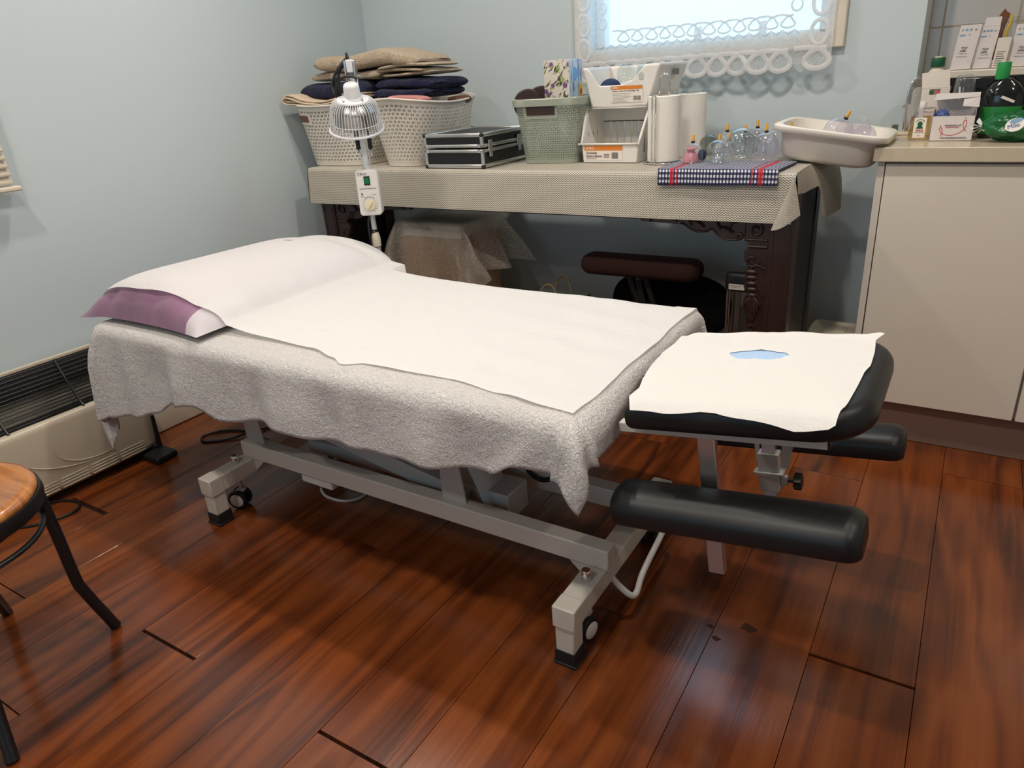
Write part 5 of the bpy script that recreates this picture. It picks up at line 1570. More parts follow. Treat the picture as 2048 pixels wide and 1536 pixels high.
for a, c in ((-0.1005, ZW+0.040), (-0.0425, ZW+0.0605)):
    MB().ball((a, yy, c), 0.0013, 0.0005, 0.0013, 8, 6).build('ribbon_dot', m_ink, oc)
text('您的健康是我們的心願', 0.0040, (-0.071, yy-0.0002, ZW+0.0400), (1, 0, 0), (0, 0, 1), m_grey_ink, oc, align='CENTER')
text('我們永遠伴您左右', 0.0040, (-0.071, yy-0.0002, ZW+0.0350), (1, 0, 0), (0, 0, 1), m_red_ink, oc, align='CENTER')
text('中國山東健康醫療器械有限公司', 0.0046, (-0.066, yy-0.0002, ZW+0.0062), (1, 0, 0), (0, 0, 1), m_grey_ink, oc, align='CENTER')
sp = MB().ball((-0.103, 2.483, ZW+0.062), 0.019, 0.019, 0.019, 16, 12)
rr = random.Random(8)
for k in range(46):
    zz = 1-2*(k+0.5)/46; an = k*2.39996; q = sqrt(1-zz*zz)
    d = Vector((q*cos(an), q*sin(an), zz)); c = Vector((-0.103, 2.483, ZW+0.062))
    sp.tube([c+d*0.018, c+d*0.0235], [0.0017, 0.0006], 5)
so = sp.build('spiky_ball', m_blueball, smooth=True)
tag(so, 'blue spiky massage ball inside the open white carton', 'ball')

# tall cream box with the green capped bottle behind it
tbx = thing('tall_carton', 'tall cream carton with folded up lid behind the oil bottle', 'box', (-0.135, 2.62, ZW))
MB().box(-0.170, -0.098, 2.600, 2.660, ZW, ZW+0.135).build('carton_body', m_carton_white, tbx, bevel=0.001, seg=1)
MB().hexa([(-0.171, 2.600, ZW+0.135), (-0.099, 2.600, ZW+0.135), (-0.099, 2.602, ZW+0.135), (-0.171, 2.602, ZW+0.135), (-0.177, 2.604, ZW+0.176), (-0.106, 2.604, ZW+0.184), (-0.106, 2.606, ZW+0.184), (-0.177, 2.606, ZW+0.176)]).build('lid_flap', m_carton_white, tbx)
MB().box(-0.150, -0.138, 2.5992, 2.5998, ZW+0.117, ZW+0.128).build('emblem', m_green_ink, tbx)
for k in range(4): MB().box(-0.137, -0.122, 2.5992, 2.5998, ZW+0.117+0.003*k, ZW+0.1187+0.003*k).build('emblem', m_red_ink, tbx)
MB().tube([(-0.150, 2.5990, ZW+0.1300), (-0.122, 2.5990, ZW+0.1310)], 0.0009, 6).build('print_line', m_ink, tbx)
text('精油 ESSENTIAL OIL', 0.006, (-0.160, 2.5985, ZW+0.078), (1, 0, 0), (0, 0, 1), m_grey_ink, tbx)
text('100 ml  natural', 0.005, (-0.158, 2.5985, ZW+0.068), (1, 0, 0), (0, 0, 1), m_grey_ink, tbx)
gcb = thing('green_capped_bottle', 'cream bottle with dark green cap standing behind the tall carton', 'bottle', (-0.145, 2.70, ZW))
MB().lathe([(0.022, ZW), (0.023, ZW+0.003), (0.023, ZW+0.175), (0.014, ZW+0.187), (0.014, ZW+0.191)], (-0.145, 2.70, 0), 24).build('bottle_body', m_cream_pl, gcb, smooth='auto')
MB().lathe([(0.0185, ZW+0.190), (0.0190, ZW+0.191), (0.0190, ZW+0.214), (0.0180, ZW+0.2155)], (-0.145, 2.70, 0), 24).build('cap', m_greencap_dk, gcb, smooth='auto')
MB().lathe([(0.011, ZW+0.2155), (0.011, ZW+0.2185), (0.009, ZW+0.2195)], (-0.145, 2.70, 0), 16).build('spout', m_cream_pl, gcb, smooth='auto')

# framed table mirror leaning at the wall end
mr = thing('stand_mirror', 'small table mirror with chrome rim turned edge on at the wall end', 'mirror', (-0.195, 2.665, ZW))
oz = ZW+0.006
arch = [(-0.2085, 2.650, oz), (-0.2105, 2.650, oz+0.10), (-0.206, 2.652, oz+0.135), (-0.195, 2.655, oz+0.153), (-0.180, 2.660, oz+0.158), (-0.150, 2.668, oz+0.158)]
MB().tube(spline(arch, 6), 0.0042, 10).build('chrome_rim', m_chrome, mr, smooth=True)
P = spline(arch, 6)
g = MB(); g.prism([p+Vector((0.003, 0.002, 0)) for p in P]+[Vector((-0.130, 2.672, oz+0.158)), Vector((-0.130, 2.672, oz))], (0, 0.003, 0))
g.build('mirror_glass', M('mirror_silver', (0.85, 0.87, 0.88), 0.05, 1.0), mr)
MB().prism([(-0.236, 2.632, ZW), (-0.18, 2.640, ZW), (-0.18, 2.70, ZW), (-0.215, 2.70, ZW)], (0, 0, 0.008)).build('stand_foot', m_cream_pl, mr, bevel=0.002)
MB().ball((-0.2165, 2.648, oz+0.078), 0.005, 0.005, 0.005, 10, 8).build('pivot_screw', m_chrome, mr, smooth=True)
gb = MB(); gb.lathe([(0.003, ZW), (0.009, ZW+0.010), (0.0095, ZW+0.034), (0.0085, ZW+0.034), (0.008, ZW+0.011), (0.002, ZW+0.003)], (-0.2285, 2.60, 0), 16)
tag(gb.build('glass_vial', m_grey_glass, smooth=True), 'tiny grey glass vial at the wall end of the worktop', 'vial')

# countertop oven
ov = thing('countertop_oven', 'cream countertop oven with dark glass front in the tiled recess', 'oven', (0.13, 2.79, ZW))
OX0, OX1, OY0, OY1, OZ1 = -0.120, 0.40, 2.668, 2.918, 1.079
MB().box(OX0, OX1, OY0+0.012, OY1, ZW+0.012, OZ1).build('oven_body', m_mw, ov, bevel=0.004)
MB().box(OX0, OX1, OY0, OY0+0.014, 1.058, OZ1).build('front_fascia', m_mw, ov, bevel=0.003)
MB().box(OX0, 0.30, OY0+0.002, OY0+0.014, ZW+0.016, 1.0565).build('glass_door', m_mwglass, ov, bevel=0.002)
MB().box(0.302, OX1, OY0+0.002, OY0+0.014, ZW+0.016, 1.0565).build('control_panel', m_mw, ov, bevel=0.002)
for (x, y) in ((OX0+0.03, OY0+0.04), (OX1-0.03, OY0+0.04), (OX0+0.03, OY1-0.04), (OX1-0.03, OY1-0.04)):
    MB().lathe([(0.012, ZW), (0.014, ZW+0.012)], (x, y, 0), 14).build('foot', m_rubber, ov)
# clear dispenser cup with white stick in front of the oven door
dc = thing('clear_beaker', 'clear plastic beaker with a white stick before the oven door', 'beaker', (-0.062, 2.60, ZW))
MB().lathe([(0.020, ZW), (0.026, ZW+0.003), (0.028, ZW+0.120), (0.026, ZW+0.150), (0.020, ZW+0.166), (0.006, ZW+0.168)], (-0.062, 2.60, 0), 24, cap1=False).build('beaker_body', m_clear, dc, smooth=True)
MB().tube([(-0.058, 2.598, ZW+0.004), (-0.074, 2.594, ZW+0.135)], 0.0022, 8).build('stick', m_white_pl, dc, smooth=True)

# cartons standing on the oven
Z2 = OZ1+0.0015
def pack(label, x0, x1, z1, lean, flap=False, mat=None, hyd=True, y=2.70, dp=0.035):
    t = thing('printed_carton', label, 'box', ((x0+x1)/2, y, Z2), 'cartons standing on the oven')
    def P(x, z, off=0.0): return Vector((x+lean*(z-Z2), y+0.02*(z-Z2)+off, z))
    b = MB().hexa([P(x0, Z2), P(x1, Z2), P(x1, Z2, dp), P(x0, Z2, dp), P(x0, z1), P(x1, z1), P(x1, z1, dp), P(x0, z1, dp)])
    b.build('carton_body', mat or m_carton_cold, t, bevel=0.0008, seg=1)
    if flap:
        MB().hexa([P(x0+0.002, z1), P(x1-0.001, z1), P(x1-0.001, z1, 0.0012), P(x0+0.002, z1, 0.0012), P(x0+0.004, z1+0.023), P(x1-0.002, z1+0.023), P(x1-0.002, z1+0.023, 0.0012), P(x0+0.004, z1+0.023, 0.0012)]).build('top_flap', mat or m_carton_cold, t)
    xd = (1, 0, 0); yd = (lean, 0.02, 1)
    w = x1-x0
    if hyd:
        o = -0.0009
        text('F', 0.008, P(x0+w*0.12, z1-0.016, o), xd, yd, m_ink, t)
        text('CE', 0.005, P(x0+w*0.72, z1-0.015, o), xd, yd, m_ink, t)
        for k in (0.34, 0.54):
            q = [P(x0+w*k+0.004*cos(a), z1-0.0125+0.003*sin(a), o) for a in [2*pi*i/12 for i in range(12)]]
            MB().prism(q, (0, 0.0004, 0)).build('mark', m_paleblue_ink, t)
        q = [P(x0+w*0.20+0.008*cos(a), z1-0.0265+0.0022*sin(a), o) for a in [2*pi*i/14 for i in range(14)]]
        MB().prism(q, (0, 0.0004, 0)).build('mark', m_paleblue_ink, t)
        text('T', 0.006, P(x0+w*0.50, z1-0.0285, o), xd, yd, m_grey_ink, t)
        text('TDP', 0.0085, P(x0+w*0.30, z1-0.064, o), xd, yd, m_ink, t)
        text('治療儀', 0.0050, P(x0+w*0.27, z1-0.0705, o), xd, yd, m_ink, t)
        text('Therapy Device', 0.0034, P(x0+w*0.24, z1-0.0765, o), xd, yd, m_grey_ink, t)
        text('Professional use only', 0.0032, P(x0+w*0.18, z1-0.085, o), xd, yd, m_grey_ink, t)
    else:
        o = -0.0009
        for k in range(7):
            za = Z2+0.006+0.006*k
            MB().hexa([P(x0+w*0.15, za, o), P(x1-w*0.2*(1+(k % 3)*0.4), za, o), P(x1-w*0.2*(1+(k % 3)*0.4), za, 0), P(x0+w*0.15, za, 0), P(x0+w*0.15, za+0.0014, o), P(x1-w*0.2*(1+(k % 3)*0.4), za+0.0014, o), P(x1-w*0.2*(1+(k % 3)*0.4), za+0.0014, 0), P(x0+w*0.15, za+0.0014, 0)]).build('print_line', m_green_ink if k == 3 else m_grey_ink, t)
    return t
pack('first white printed carton at the open end of the oven top', -0.112, -0.059, 1.200, 0.10, y=2.690)
pack('white printed carton with its lid flap up, second on the oven top', -0.054, -0.010, 1.193, 0.08, True, y=2.700)
pack('short cream carton with green and grey print lines on the oven top', -0.006, 0.027, 1.160, 0.06, False, m_carton_white, False, y=2.685)
pack('white printed carton beyond the short cream one on the oven top', 0.034, 0.092, 1.192, 0.04, y=2.700)
zb_ = thing('zip_bag', 'clear zip bag with a yellow strip and brown felt behind the cartons', 'bag', (0.03, 2.78, Z2))
def bagf(u, v): return (0.005+0.055*u+0.004*sin(v*5), 2.765+0.012*sin(u*pi)+0.01*v, Z2+0.135*v)
MB().grid(bagf, 10, 14).build('film', m_film, zb_, smooth=True)
MB().tube(spline([(0.014, 2.758, Z2+0.04), (0.017, 2.757, Z2+0.10), (0.022, 2.762, Z2+0.125), (0.020, 2.765, Z2+0.142)], 6), 0.003, 8).build('zip_strip', m_yellow_band, zb_, smooth=True)
br_ = MB().prism([(-0.020, 2.782, Z2+0.02), (0.010, 2.782, Z2+0.02), (0.008, 2.782, Z2+0.10), (0.018, 2.782, Z2+0.143), (0.007, 2.782, Z2+0.151), (0.002, 2.782, Z2+0.158), (-0.006, 2.782, Z2+0.146), (-0.016, 2.782, Z2+0.128)], (0, 0.008, 0)).build('felt_piece', m_rust, zb_, bevel=0.002)

# dark bottle with green label and cap
db = thing('disinfectant_bottle', 'large dark bottle with bright green cap and green label beside the cartons', 'bottle', (0.035, 2.53, ZW))
bc = (0.037, 2.535)
flatb([(0.044, 0.026, ZW), (0.047, 0.029, ZW+0.004), (0.048, 0.030, ZW+0.105), (0.044, 0.027, ZW+0.126), (0.030, 0.020, ZW+0.143), (0.017, 0.016, ZW+0.151), (0.015, 0.015, ZW+0.155)], bc[0], bc[1], 3.0).build('bottle_body', m_darkbottle, db, smooth='auto', angle=60)
flatb([(0.0486, 0.0306, ZW+0.012), (0.0489, 0.0309, ZW+0.013), (0.0487, 0.0307, ZW+0.082), (0.0484, 0.0304, ZW+0.083)], bc[0], bc[1], 3.0).build('label_sleeve', m_greenlabel, db, smooth='auto')
MB().lathe([(0.0165, ZW+0.153), (0.0172, ZW+0.155), (0.0165, ZW+0.194), (0.0155, ZW+0.1965)], (bc[0]-0.012, bc[1], 0), 24).build('cap', m_greencap, db, smooth='auto')
yy = bc[1]-0.0314
sw = [(0.000, yy, ZW+0.020)]+[(0.002+0.073*i/12, yy, ZW+0.028+0.038*sin(pi/2*i/12)) for i in range(13)]+[(0.075, yy, ZW+0.020)]
MB().prism(sw, (0, 0.0008, 0)).build('label_swoosh', m_label, db)
MB().tube([(p[0], yy-0.0003, p[2]) for p in sw[1:14]], 0.0011, 6).build('label_line', M('olive_print', srgb(150, 160, 60), 0.5), db)
MB().prism([(0.030, yy-0.001, ZW+0.106), (0.062, yy+0.001, ZW+0.092), (0.065, yy+0.001, ZW+0.098), (0.034, yy-0.001, ZW+0.112)], (0, 0.0006, 0)).build('paper_strip', m_label, db)

# green film bag tied with white film
gbag = thing('plastic_packet', 'crumpled green plastic packet with round blue and white logo on the worktop', 'packet', (0.075, 2.42, ZW))
rr = random.Random(5)
def gbf(u, v):
    a, t = 2*pi*u, v
    x = -0.006+0.20*t
    rad = lerp([(0, 0.006), (0.05, 0.011), (0.16, 0.034), (0.40, 0.041), (0.75, 0.043), (0.92, 0.036), (1, 0.004)], t)
    w = 1+0.08*sin(5*a+t*9)+0.05*sin(9*a-t*17)+0.04*sin(3*a+31*t)
    z = ZW+0.0385+rad*0.93*w*sin(a)+(0.004 if t < 0.1 else 0)
    return (x+0.004*sin(a*3), 2.42+rad*w*cos(a)*1.05, max(ZW+0.0008, z))
MB().grid(gbf, 48, 40).build('packet_film', m_greenbag, gbag, smooth=True)
kn = MB()
for k, (dx, dz) in enumerate(((-0.026, 0.012), (-0.030, 0.0), (-0.022, -0.012), (-0.010, 0.022), (-0.004, -0.016))):
    kn.prism([(-0.002, 2.405, ZW+0.040), (-0.002+dx*0.6-dz*0.4, 2.400+0.004*k, ZW+0.040+dz*0.6+dx*0.1), (-0.002+dx, 2.398+0.006*k, ZW+0.040+dz), (-0.002+dx*0.7+dz*0.3, 2.402, ZW+0.034+dz*0.7)], (0.002, 0.004, 0.001))
kn.build('tied_end', m_whitefilm, gbag, bevel=0.001, seg=1)
lg_c = Vector((0.072, 2.3758, ZW+0.046))
xd, yd = Vector((0.96, 0, 0.30)), Vector((-0.25, 0.28, 0.93))
def lgp(a, b, off=0.0): return lg_c+xd.normalized()*a+yd.normalized()*b+Vector((0, -off, 0))
lgo = MB().prism([lgp(0.022*cos(a), 0.0165*sin(a)) for a in [2*pi*i/24 for i in range(24)]], (0, 0.012, 0)).build('logo_disc', m_white_ink, gbag)
MB().prism([lgp(0.004+0.015*cos(a), 0.010+0.006*sin(a), 0.0006) for a in [2*pi*i/20 for i in range(20)]], (0, 0.0006, 0)).build('logo_arc', m_paleblue_ink, gbag)
text('Milo', 0.0155, lgp(-0.017, -0.006, 0.0012), xd, yd, m_blue_ink, gbag)
# ------------------------------------------------------------------ heat lamp on its stand
lp_ = thing('heat_lamp', 'white mineral heat lamp with wire guard and control box on a pole', 'lamp', (-1.722, 1.84, 0))
px, py = -1.722, 1.84
MB().lathe([(0.030, 0.055), (0.032, 0.060), (0.030, 0.10), (0.014, 0.115)], (px, py, 0), 20).build('base_hub', m_cream_pl, lp_, smooth='auto')
for k in range(5):
    a = 2*pi*k/5+0.3
    lg = MB().bar((px+0.02*cos(a), py+0.02*sin(a), 0.075), (px+0.19*cos(a), py+0.19*sin(a), 0.055), 0.022, 0.018).build('base_leg', m_cream_pl, lp_, bevel=0.003)
    MB().ball((px+0.185*cos(a), py+0.185*sin(a), 0.0235), 0.016, 0.016, 0.023, 14, 10).build('castor', m_rubber, lg, smooth=True)
MB().tube([(px, py, 0.10), (px, py, 0.640)], 0.0115, 16).build('lower_pole', m_grey_metal, lp_, smooth='auto')
MB().lathe([(0.0125, 0.632), (0.0155, 0.634), (0.0150, 0.665), (0.0105, 0.682)], (px-0.001, py, 0), 20).build('coupler', m_cream_pl, lp_, smooth='auto')
MB().lathe([(0.0092, 0.678), (0.0108, 0.679), (0.0108, 0.691), (0.0092, 0.692)], (px-0.002, py, 0), 20).build('clamp_band', m_black_pl, lp_, smooth='auto')
MB().ball((px-0.002, py-0.011, 0.685), 0.002, 0.001, 0.002, 8, 6).build('clamp_screw', m_chrome, lp_, smooth=True)
MB().tube([(px-0.002, py, 0.69), (px-0.003, py, 0.76)], 0.0088, 16).build('upper_pole', m_grey_metal, lp_, smooth='auto')
MB().tube(spline([(px-0.012, py-0.004, 0.745), (px-0.018, py-0.008, 0.71), (px-0.019, py-0.008, 0.65), (px-0.016, py-0.008, 0.58), (px-0.02, py-0.004, 0.40), (px-0.018, py, 0.12)], 6), 0.0040, 8).build('power_cable', m_black_cable, lp_, smooth=True)
# control box
bx0, bx1, bz0, bz1 = px-0.0375, px+0.0375, 0.7425, 0.892
Tb = Matrix.Translation((0, 1.864, 0)) @ Matrix.Rotation(radians(90), 4, 'X')
cbx = MB().slab(rrect(bx0, bx1, bz0, bz1, 0.012), 0.0, 0.052, 0.006, 4, T=Tb).build('control_box', m_white_pl, lp_, smooth='auto')
yf = 1.812-0.0006
MB().box(px-0.010, px+0.010, yf-0.001, yf+0.001, 0.843, 0.872).build('switch_bezel', m_ink, cbx)
MB().box(px-0.007, px+0.007, yf-0.003, yf, 0.848, 0.867).build('rocker_switch', m_greensw, cbx, bevel=0.001)
text('仁和-07', 0.0095, (px-0.030, yf-0.0006, 0.876), (1, 0, 0), (0, 0, 1), m_grey_ink, cbx)
text('Special Therapeutic Lamp', 0.0054, (px, yf-0.0006, 0.831), (1, 0, 0), (0, 0, 1), m_green_ink, cbx, align='CENTER')
MB().lathe([(0.0032, 0), (0.0025, 0.002)], n=12, T=Matrix.Translation((px-0.022, yf, 0.815)) @ Matrix.Rotation(radians(90), 4, 'X')).build('indicator', m_rust, cbx)
text('Power', 0.0045, (px-0.027, yf-0.0006, 0.8055), (1, 0, 0), (0, 0, 1), m_grey_ink, cbx)
text('Timer', 0.0055, (px+0.012, yf-0.0006, 0.8105), (1, 0, 0), (0, 0, 1), m_grey_ink, cbx)
Tk = Matrix.Translation((px, yf, 0.778)) @ Matrix.Rotation(radians(90), 4, 'X')
MB().lathe([(0.0195, 0), (0.0185, 0.004), (0.0165, 0.006), (0.002, 0.007)], n=32, T=Tk).build('timer_dial', m_knob, cbx, smooth='auto')
MB().box(-0.016, 0.016, -0.003, 0.003, 0.005, 0.013, T=Tk @ Matrix.Rotation(radians(50), 4, 'Z')).build('dial_grip', m_knob, cbx, bevel=0.001)
for k in range(13):
    a = radians(210-22*k)
    MB().box(-0.0022, 0.0022, -0.0005, 0.0005, 0, 0.0006, T=Tk @ Matrix.Rotation(a, 4, 'Z') @ Matrix.Translation((0.0245, 0, 0))).build('dial_tick', m_grey_ink, cbx)
MB().tube([Tk @ Vector((0.0275*cos(a), 0.0275*sin(a), 0.0002)) for a in [radians(130-10*i) for i in range(9)]], 0.0005, 6).build('dial_arc', m_grey_ink, cbx)
# arm: flat bar, two rods with black sleeves, joint at the top
topx, topy, topz = px-0.013, py+0.035, 1.205
MB().bar((px, 1.846, 0.888), (topx, topy, topz), 0.016, 0.010, (0, 1, 0)).build('arm_bar', m_lamp_white, lp_, bevel=0.001)
for s in (-1, 1):
    MB().tube([(px+s*0.014, 1.846, 0.888), (topx+s*0.014, topy, topz)], 0.0022, 8).build('arm_rod', m_lamp_white, lp_, smooth=True)
    a = Vector((px+s*0.020, 1.852, 0.955)); d = Vector((topx-px, topy-1.846, topz-0.888)).normalized()
    sl = MB().tube([a, a+d*0.075], 0.0072, 12).build('spring_sleeve', m_black_pl, lp_, smooth='auto')
    MB().tube([a-d*0.022, a], 0.0035, 8).tube([a-d*0.022+Vector((s*0.004, -0.004, 0)), a-d*0.022+Vector((-s*0.004, 0.004, 0.003))], 0.0025, 8).build('spring_hook', m_chrome, sl, smooth=True)
jb = MB().box(topx-0.012, topx+0.012, topy-0.022, topy+0.012, 1.188, 1.226)
jb.build('joint_block', m_lamp_white, lp_, bevel=0.003)
MB().box(topx-0.017, topx-0.012, topy-0.025, topy+0.02, 1.165, 1.222).box(topx+0.012, topx+0.017, topy-0.025, topy+0.02, 1.165, 1.222).build('joint_fork', m_steel, lp_, bevel=0.001)
MB().tube([(topx-0.020, topy-0.004, 1.217), (topx+0.026, topy-0.004, 1.217)], 0.0032, 10).tube([(topx-0.020, topy-0.008, 1.180), (topx+0.030, topy-0.008, 1.178)], 0.0032, 10).build('joint_bolt', m_chrome, lp_, smooth='auto')
# head, tilted so that its crown leans to the room
ht = radians(18)
Hc = Vector((px-0.010, py-0.020, 1.022)); HS = 0.73
Tt = Matrix.Translation(Hc) @ Matrix.Rotation(radians(3.3), 4, 'Y') @ Matrix.Rotation(ht, 4, 'X') @ Matrix.Diagonal((HS, HS, HS*1.20, 1))
hl = MB().lathe([(0.070, 0.103), (0.068, 0.107), (0.042, 0.112), (0.036, 0.116), (0.034, 0.150), (0.031, 0.157), (0.024, 0.162), (0.004, 0.163)], n=40, T=Tt).build('lamp_cap', m_lamp_white, lp_, smooth='auto', angle=40)
for k in range(4):
    a = radians(55+90*k)
    MB().lathe([(0.0042, 0.106), (0.0042, 0.116), (0.003, 0.117)], n=10, T=Tt @ Matrix.Translation((0.056*cos(a), 0.056*sin(a), 0))).build('cap_nut', m_steel, hl, smooth='auto')
MB().lathe([(0.060, 0.100), (0.075, 0.090), (0.091, 0.076), (0.094, 0.070), (0.092, 0.066), (0.092, 0.022), (0.089, 0.018), (0.080, 0.020), (0.002, 0.024)], n=48, T=Tt, cap0=False).build('reflector', m_lamp_steel, lp_, smooth='auto', angle=30)
gd = MB().tube([Tt @ Vector((0.1165*cos(a), 0.1165*sin(a), 0.0)) for a in [2*pi*i/64 for i in range(64)]], 0.0044, 10, closed=True)
gd = gd.build('guard_ring', m_lamp_white, lp_, smooth=True)
MB().tube([Tt @ Vector((0.1085*cos(a), 0.1085*sin(a), 0.030)) for a in [2*pi*i/64 for i in range(64)]], 0.0014, 8, closed=True).build('guard_hoop', m_lamp_white, lp_, smooth=True)
wire = None
for k in range(48):
    a = 2*pi*k/48
    if wire is None:
        pth = spline([(0.066, 0, 0.104), (0.086, 0, 0.098), (0.101, 0, 0.080), (0.107, 0, 0.055), (0.1105, 0, 0.028), (0.1155, 0, 0.002)], 4)
        wire = MB().tube(pth, 0.0017, 6).build('guard_wire', m_lamp_white, lp_, smooth=True, local=True); o = wire
    else:
        o = wire.copy(); COL.objects.link(o); o.parent = lp_
    mm = Tt @ Matrix.Rotation(a, 4, 'Z'); mm.translation = mm.translation-OFF[lp_.name]
    o.matrix_local = mm
gl = MB()
for k in range(9): # bottom guard grid
    t = -0.096+0.024*k; h = sqrt(max(0, 0.114**2-t*t))
    gl.tube([Tt @ Vector((-h, t, 0)), Tt @ Vector((h, t, 0))], 0.0010, 5).tube([Tt @ Vector((t, -h, 0.001)), Tt @ Vector((t, h, 0.001))], 0.0010, 5)
gl.build('guard_grid', m_lamp_white, lp_)
MB().tube(spline([(topx-0.002, topy-0.002, 1.222), (topx-0.010, topy+0.01, 1.245), (topx-0.012, topy+0.012, 1.232), (topx-0.030, topy, 1.214), (topx-0.050, topy-0.005, 1.190), (topx-0.066, topy-0.01, 1.155), (topx-0.060, topy-0.02, 1.125)], 6), 0.0042, 8).build('cable_loop', m_black_cable, lp_, smooth=True)
MB().tube(spline([(topx-0.055, topy-0.01, 1.105), (topx-0.050, topy-0.04, 1.140), (topx-0.020, topy-0.07, 1.172), (topx+0.012, topy-0.075, 1.176), (topx+0.028, topy-0.08, 1.168)], 6), 0.0042, 8).build('cable_loop', m_black_cable, lp_, smooth=True)
MB().tube(spline([(topx-0.022, topy, 1.215), (topx-0.040, topy, 1.195), (topx-0.052, topy, 1.160), (topx-0.050, topy, 1.125), (topx-0.056, topy, 1.095)], 6), [0.007]*9+[0.012]*8+[0.010]*8, 10).build('cable_sleeve', m_black_cable, lp_, smooth=True)

lp_.rotation_euler = (0, 0, radians(33))

# ------------------------------------------------------------------ lace covered carton under the table
lcx0, lcx1, lcy0, lcy1, lcz = -1.945, -1.640, 2.225, 2.480, 0.640
cbn = thing('carton_stack', 'cardboard carton stored under the table beneath a lace cloth', 'box', (-1.79, 2.35, 0))
MB().box(lcx0, lcx1, lcy0, lcy1, 0.002, 0.575).build('carton_body', m_carton, cbn, bevel=0.002, seg=1)
MB().box(lcx0+0.005, lcx1-0.005, lcy0+0.002, lcy1-0.005, 0.577, lcz-0.012).build('carton_lid', m_carton_white, cbn, bevel=0.003)
cg = MB()
for k, (a, b_) in enumerate(((0, 0), (0.022, 0.002))):
    cg.box(-1.820+a, -1.817+a, lcy0-0.001, lcy0, 0.470, 0.515)
cg.box(-1.820, -1.795, lcy0-0.001, lcy0, 0.467, 0.470); cg.box(-1.820, -1.795, lcy0-0.001, lcy0, 0.514, 0.517)
cg.box(-1.813, -1.804, lcy0-0.001, lcy0, 0.484, 0.500)
cg.build('printed_mark', m_ink, cbn)
MB().tube(spline([(-1.835, lcy0-0.001, 0.624), (-1.825, lcy0-0.001, 0.612), (-1.805, lcy0-0.001, 0.612), (-1.795, lcy0-0.001, 0.620), (-1.795, lcy0-0.001, 0.606)], 4), 0.0015, 5).build('printed_mark', m_ink, cbn)
lc = MB()
LX0, LX1, LY0, LY1 = lcx0-0.004, lcx1+0.004, lcy0-0.004, lcy1+0.004
def lacec(u, v):
    a = LX0-0.22+(LX1-LX0+0.42)*u; b = LY0-0.26+(LY1-LY0+0.34)*v
    dx = min(0, a-LX0)+max(0, a-LX1); dy = min(0, b-LY0)+max(0, b-LY1)
    x, y, z = min(max(a, LX0), LX1), min(max(b, LY0), LY1), lcz
    rho = hypot(dx, dy)
    if rho > 0:
        o_, d_ = fall(rho, 0.012); ang = atan2(dy, dx); z -= d_
        if dx and dy: o_ += 0.030*d_/0.2+0.018*sin(ang*6)*min(1, d_/0.1)
        fx = 0.55 if dx > 0 else 0.30
        x += (o_+(fx*d_*(0.6+0.4*sin(b*30)) if dx else 0))*cos(ang); y += (o_+0.05*d_)*sin(ang)
        if dy < 0: y -= 0.006*(1+sin(a*40))*min(1, d_/0.1)
        if dx > 0: x += 0.012*sin(b*38)*min(1, d_/0.1)
    return (x, y, z)
lco = lc.grid(lacec, 110, 90, (0.72, 0.6)).build('lace_cover', m_lace2, smooth=True)
tag(lco, 'cream lace cloth draped over the carton under the side table', 'lace cloth')

# ------------------------------------------------------------------ folded massage chair under the table
mc = thing('massage_chair', 'folded dark massage chair with brown bar cushion under the side table', 'massage chair', (-0.92, 2.36, 0))
MB().slab(rrect(-1.165, -0.722, 2.262, 2.375, 0.045), 0.470, 0.540, 0.032, 6).build('bar_cushion', m_brown_pad, mc, smooth='auto')
Td = Matrix.Translation((-0.868, 2.42, 0.345)) @ Matrix.Rotation(radians(78), 4, 'X')
MB().slab(sup(0.222, 0.118, 2.6, 48), -0.025, 0.03, 0.02, 4, T=Td).build('oval_cushion', m_dark_fab, mc, smooth='auto')
for x in (-0.995, -0.935):
    MB().bar((x, 2.33, 0.475), (x+0.045, 2.36, 0.30), 0.030, 0.018).build('strut', m_black_pl, mc, bevel=0.003)
MB().bar((-0.965, 2.35, 0.45), (-0.90, 2.385, 0.04), 0.036, 0.022).build('strut', m_black_pl, mc, bevel=0.003)
MB().tube(spline([(-0.905, 2.33, 0.36), (-0.893, 2.325, 0.335), (-0.886, 2.33, 0.315)], 4), 0.0035, 8).build('spring_clip', m_chrome, mc, smooth=True)
MB().box(-1.06, -0.70, 2.37, 2.41, 0.008, 0.04).build('floor_rail', m_black_pl, mc, bevel=0.004)
for x in (-1.03, -0.73): MB().box(x-0.02, x+0.02, 2.30, 2.46, 0.0015, 0.012).build('floor_foot', m_rubber, mc, bevel=0.002)
MB().bar((-0.88, 2.40, 0.03), (-0.868, 2.41, 0.30), 0.04, 0.02).build('strut', m_black_pl, mc, bevel=0.003)

# tower of rods with black cap, partly behind the carved leg
tr = thing('rod_stand', 'black capped stand with slim metal rods behind the carved table leg', 'stand', (-0.560, 2.275, 0))
cx, cy = -0.562, 2.275
MB().slab(sup(0.062, 0.05, 4, 40, cx, cy), 0.470, 0.535, 0.014, 4).build('cap', m_black_pl, tr, smooth='auto')
MB().slab(sup(0.064, 0.052, 4, 40, cx, cy), 0.002, 0.03, 0.006, 3).build('base', m_black_pl, tr, smooth='auto')
for dx, dy in ((-0.05, -0.036), (-0.042, -0.036), (-0.018, -0.04), (-0.010, -0.04), (0.03, -0.038), (0.038, -0.038), (-0.05, 0.036), (0.05, 0.036)):
    MB().tube([(cx+dx, cy+dy, 0.03), (cx+dx, cy+dy, 0.472)], 0.0032, 8).build('rod', m_steel, tr, smooth='auto')
MB().box(cx-0.044, cx+0.006, cy-0.0508, cy-0.0502, 0.480, 0.498).build('label_sticker', m_label, tr)
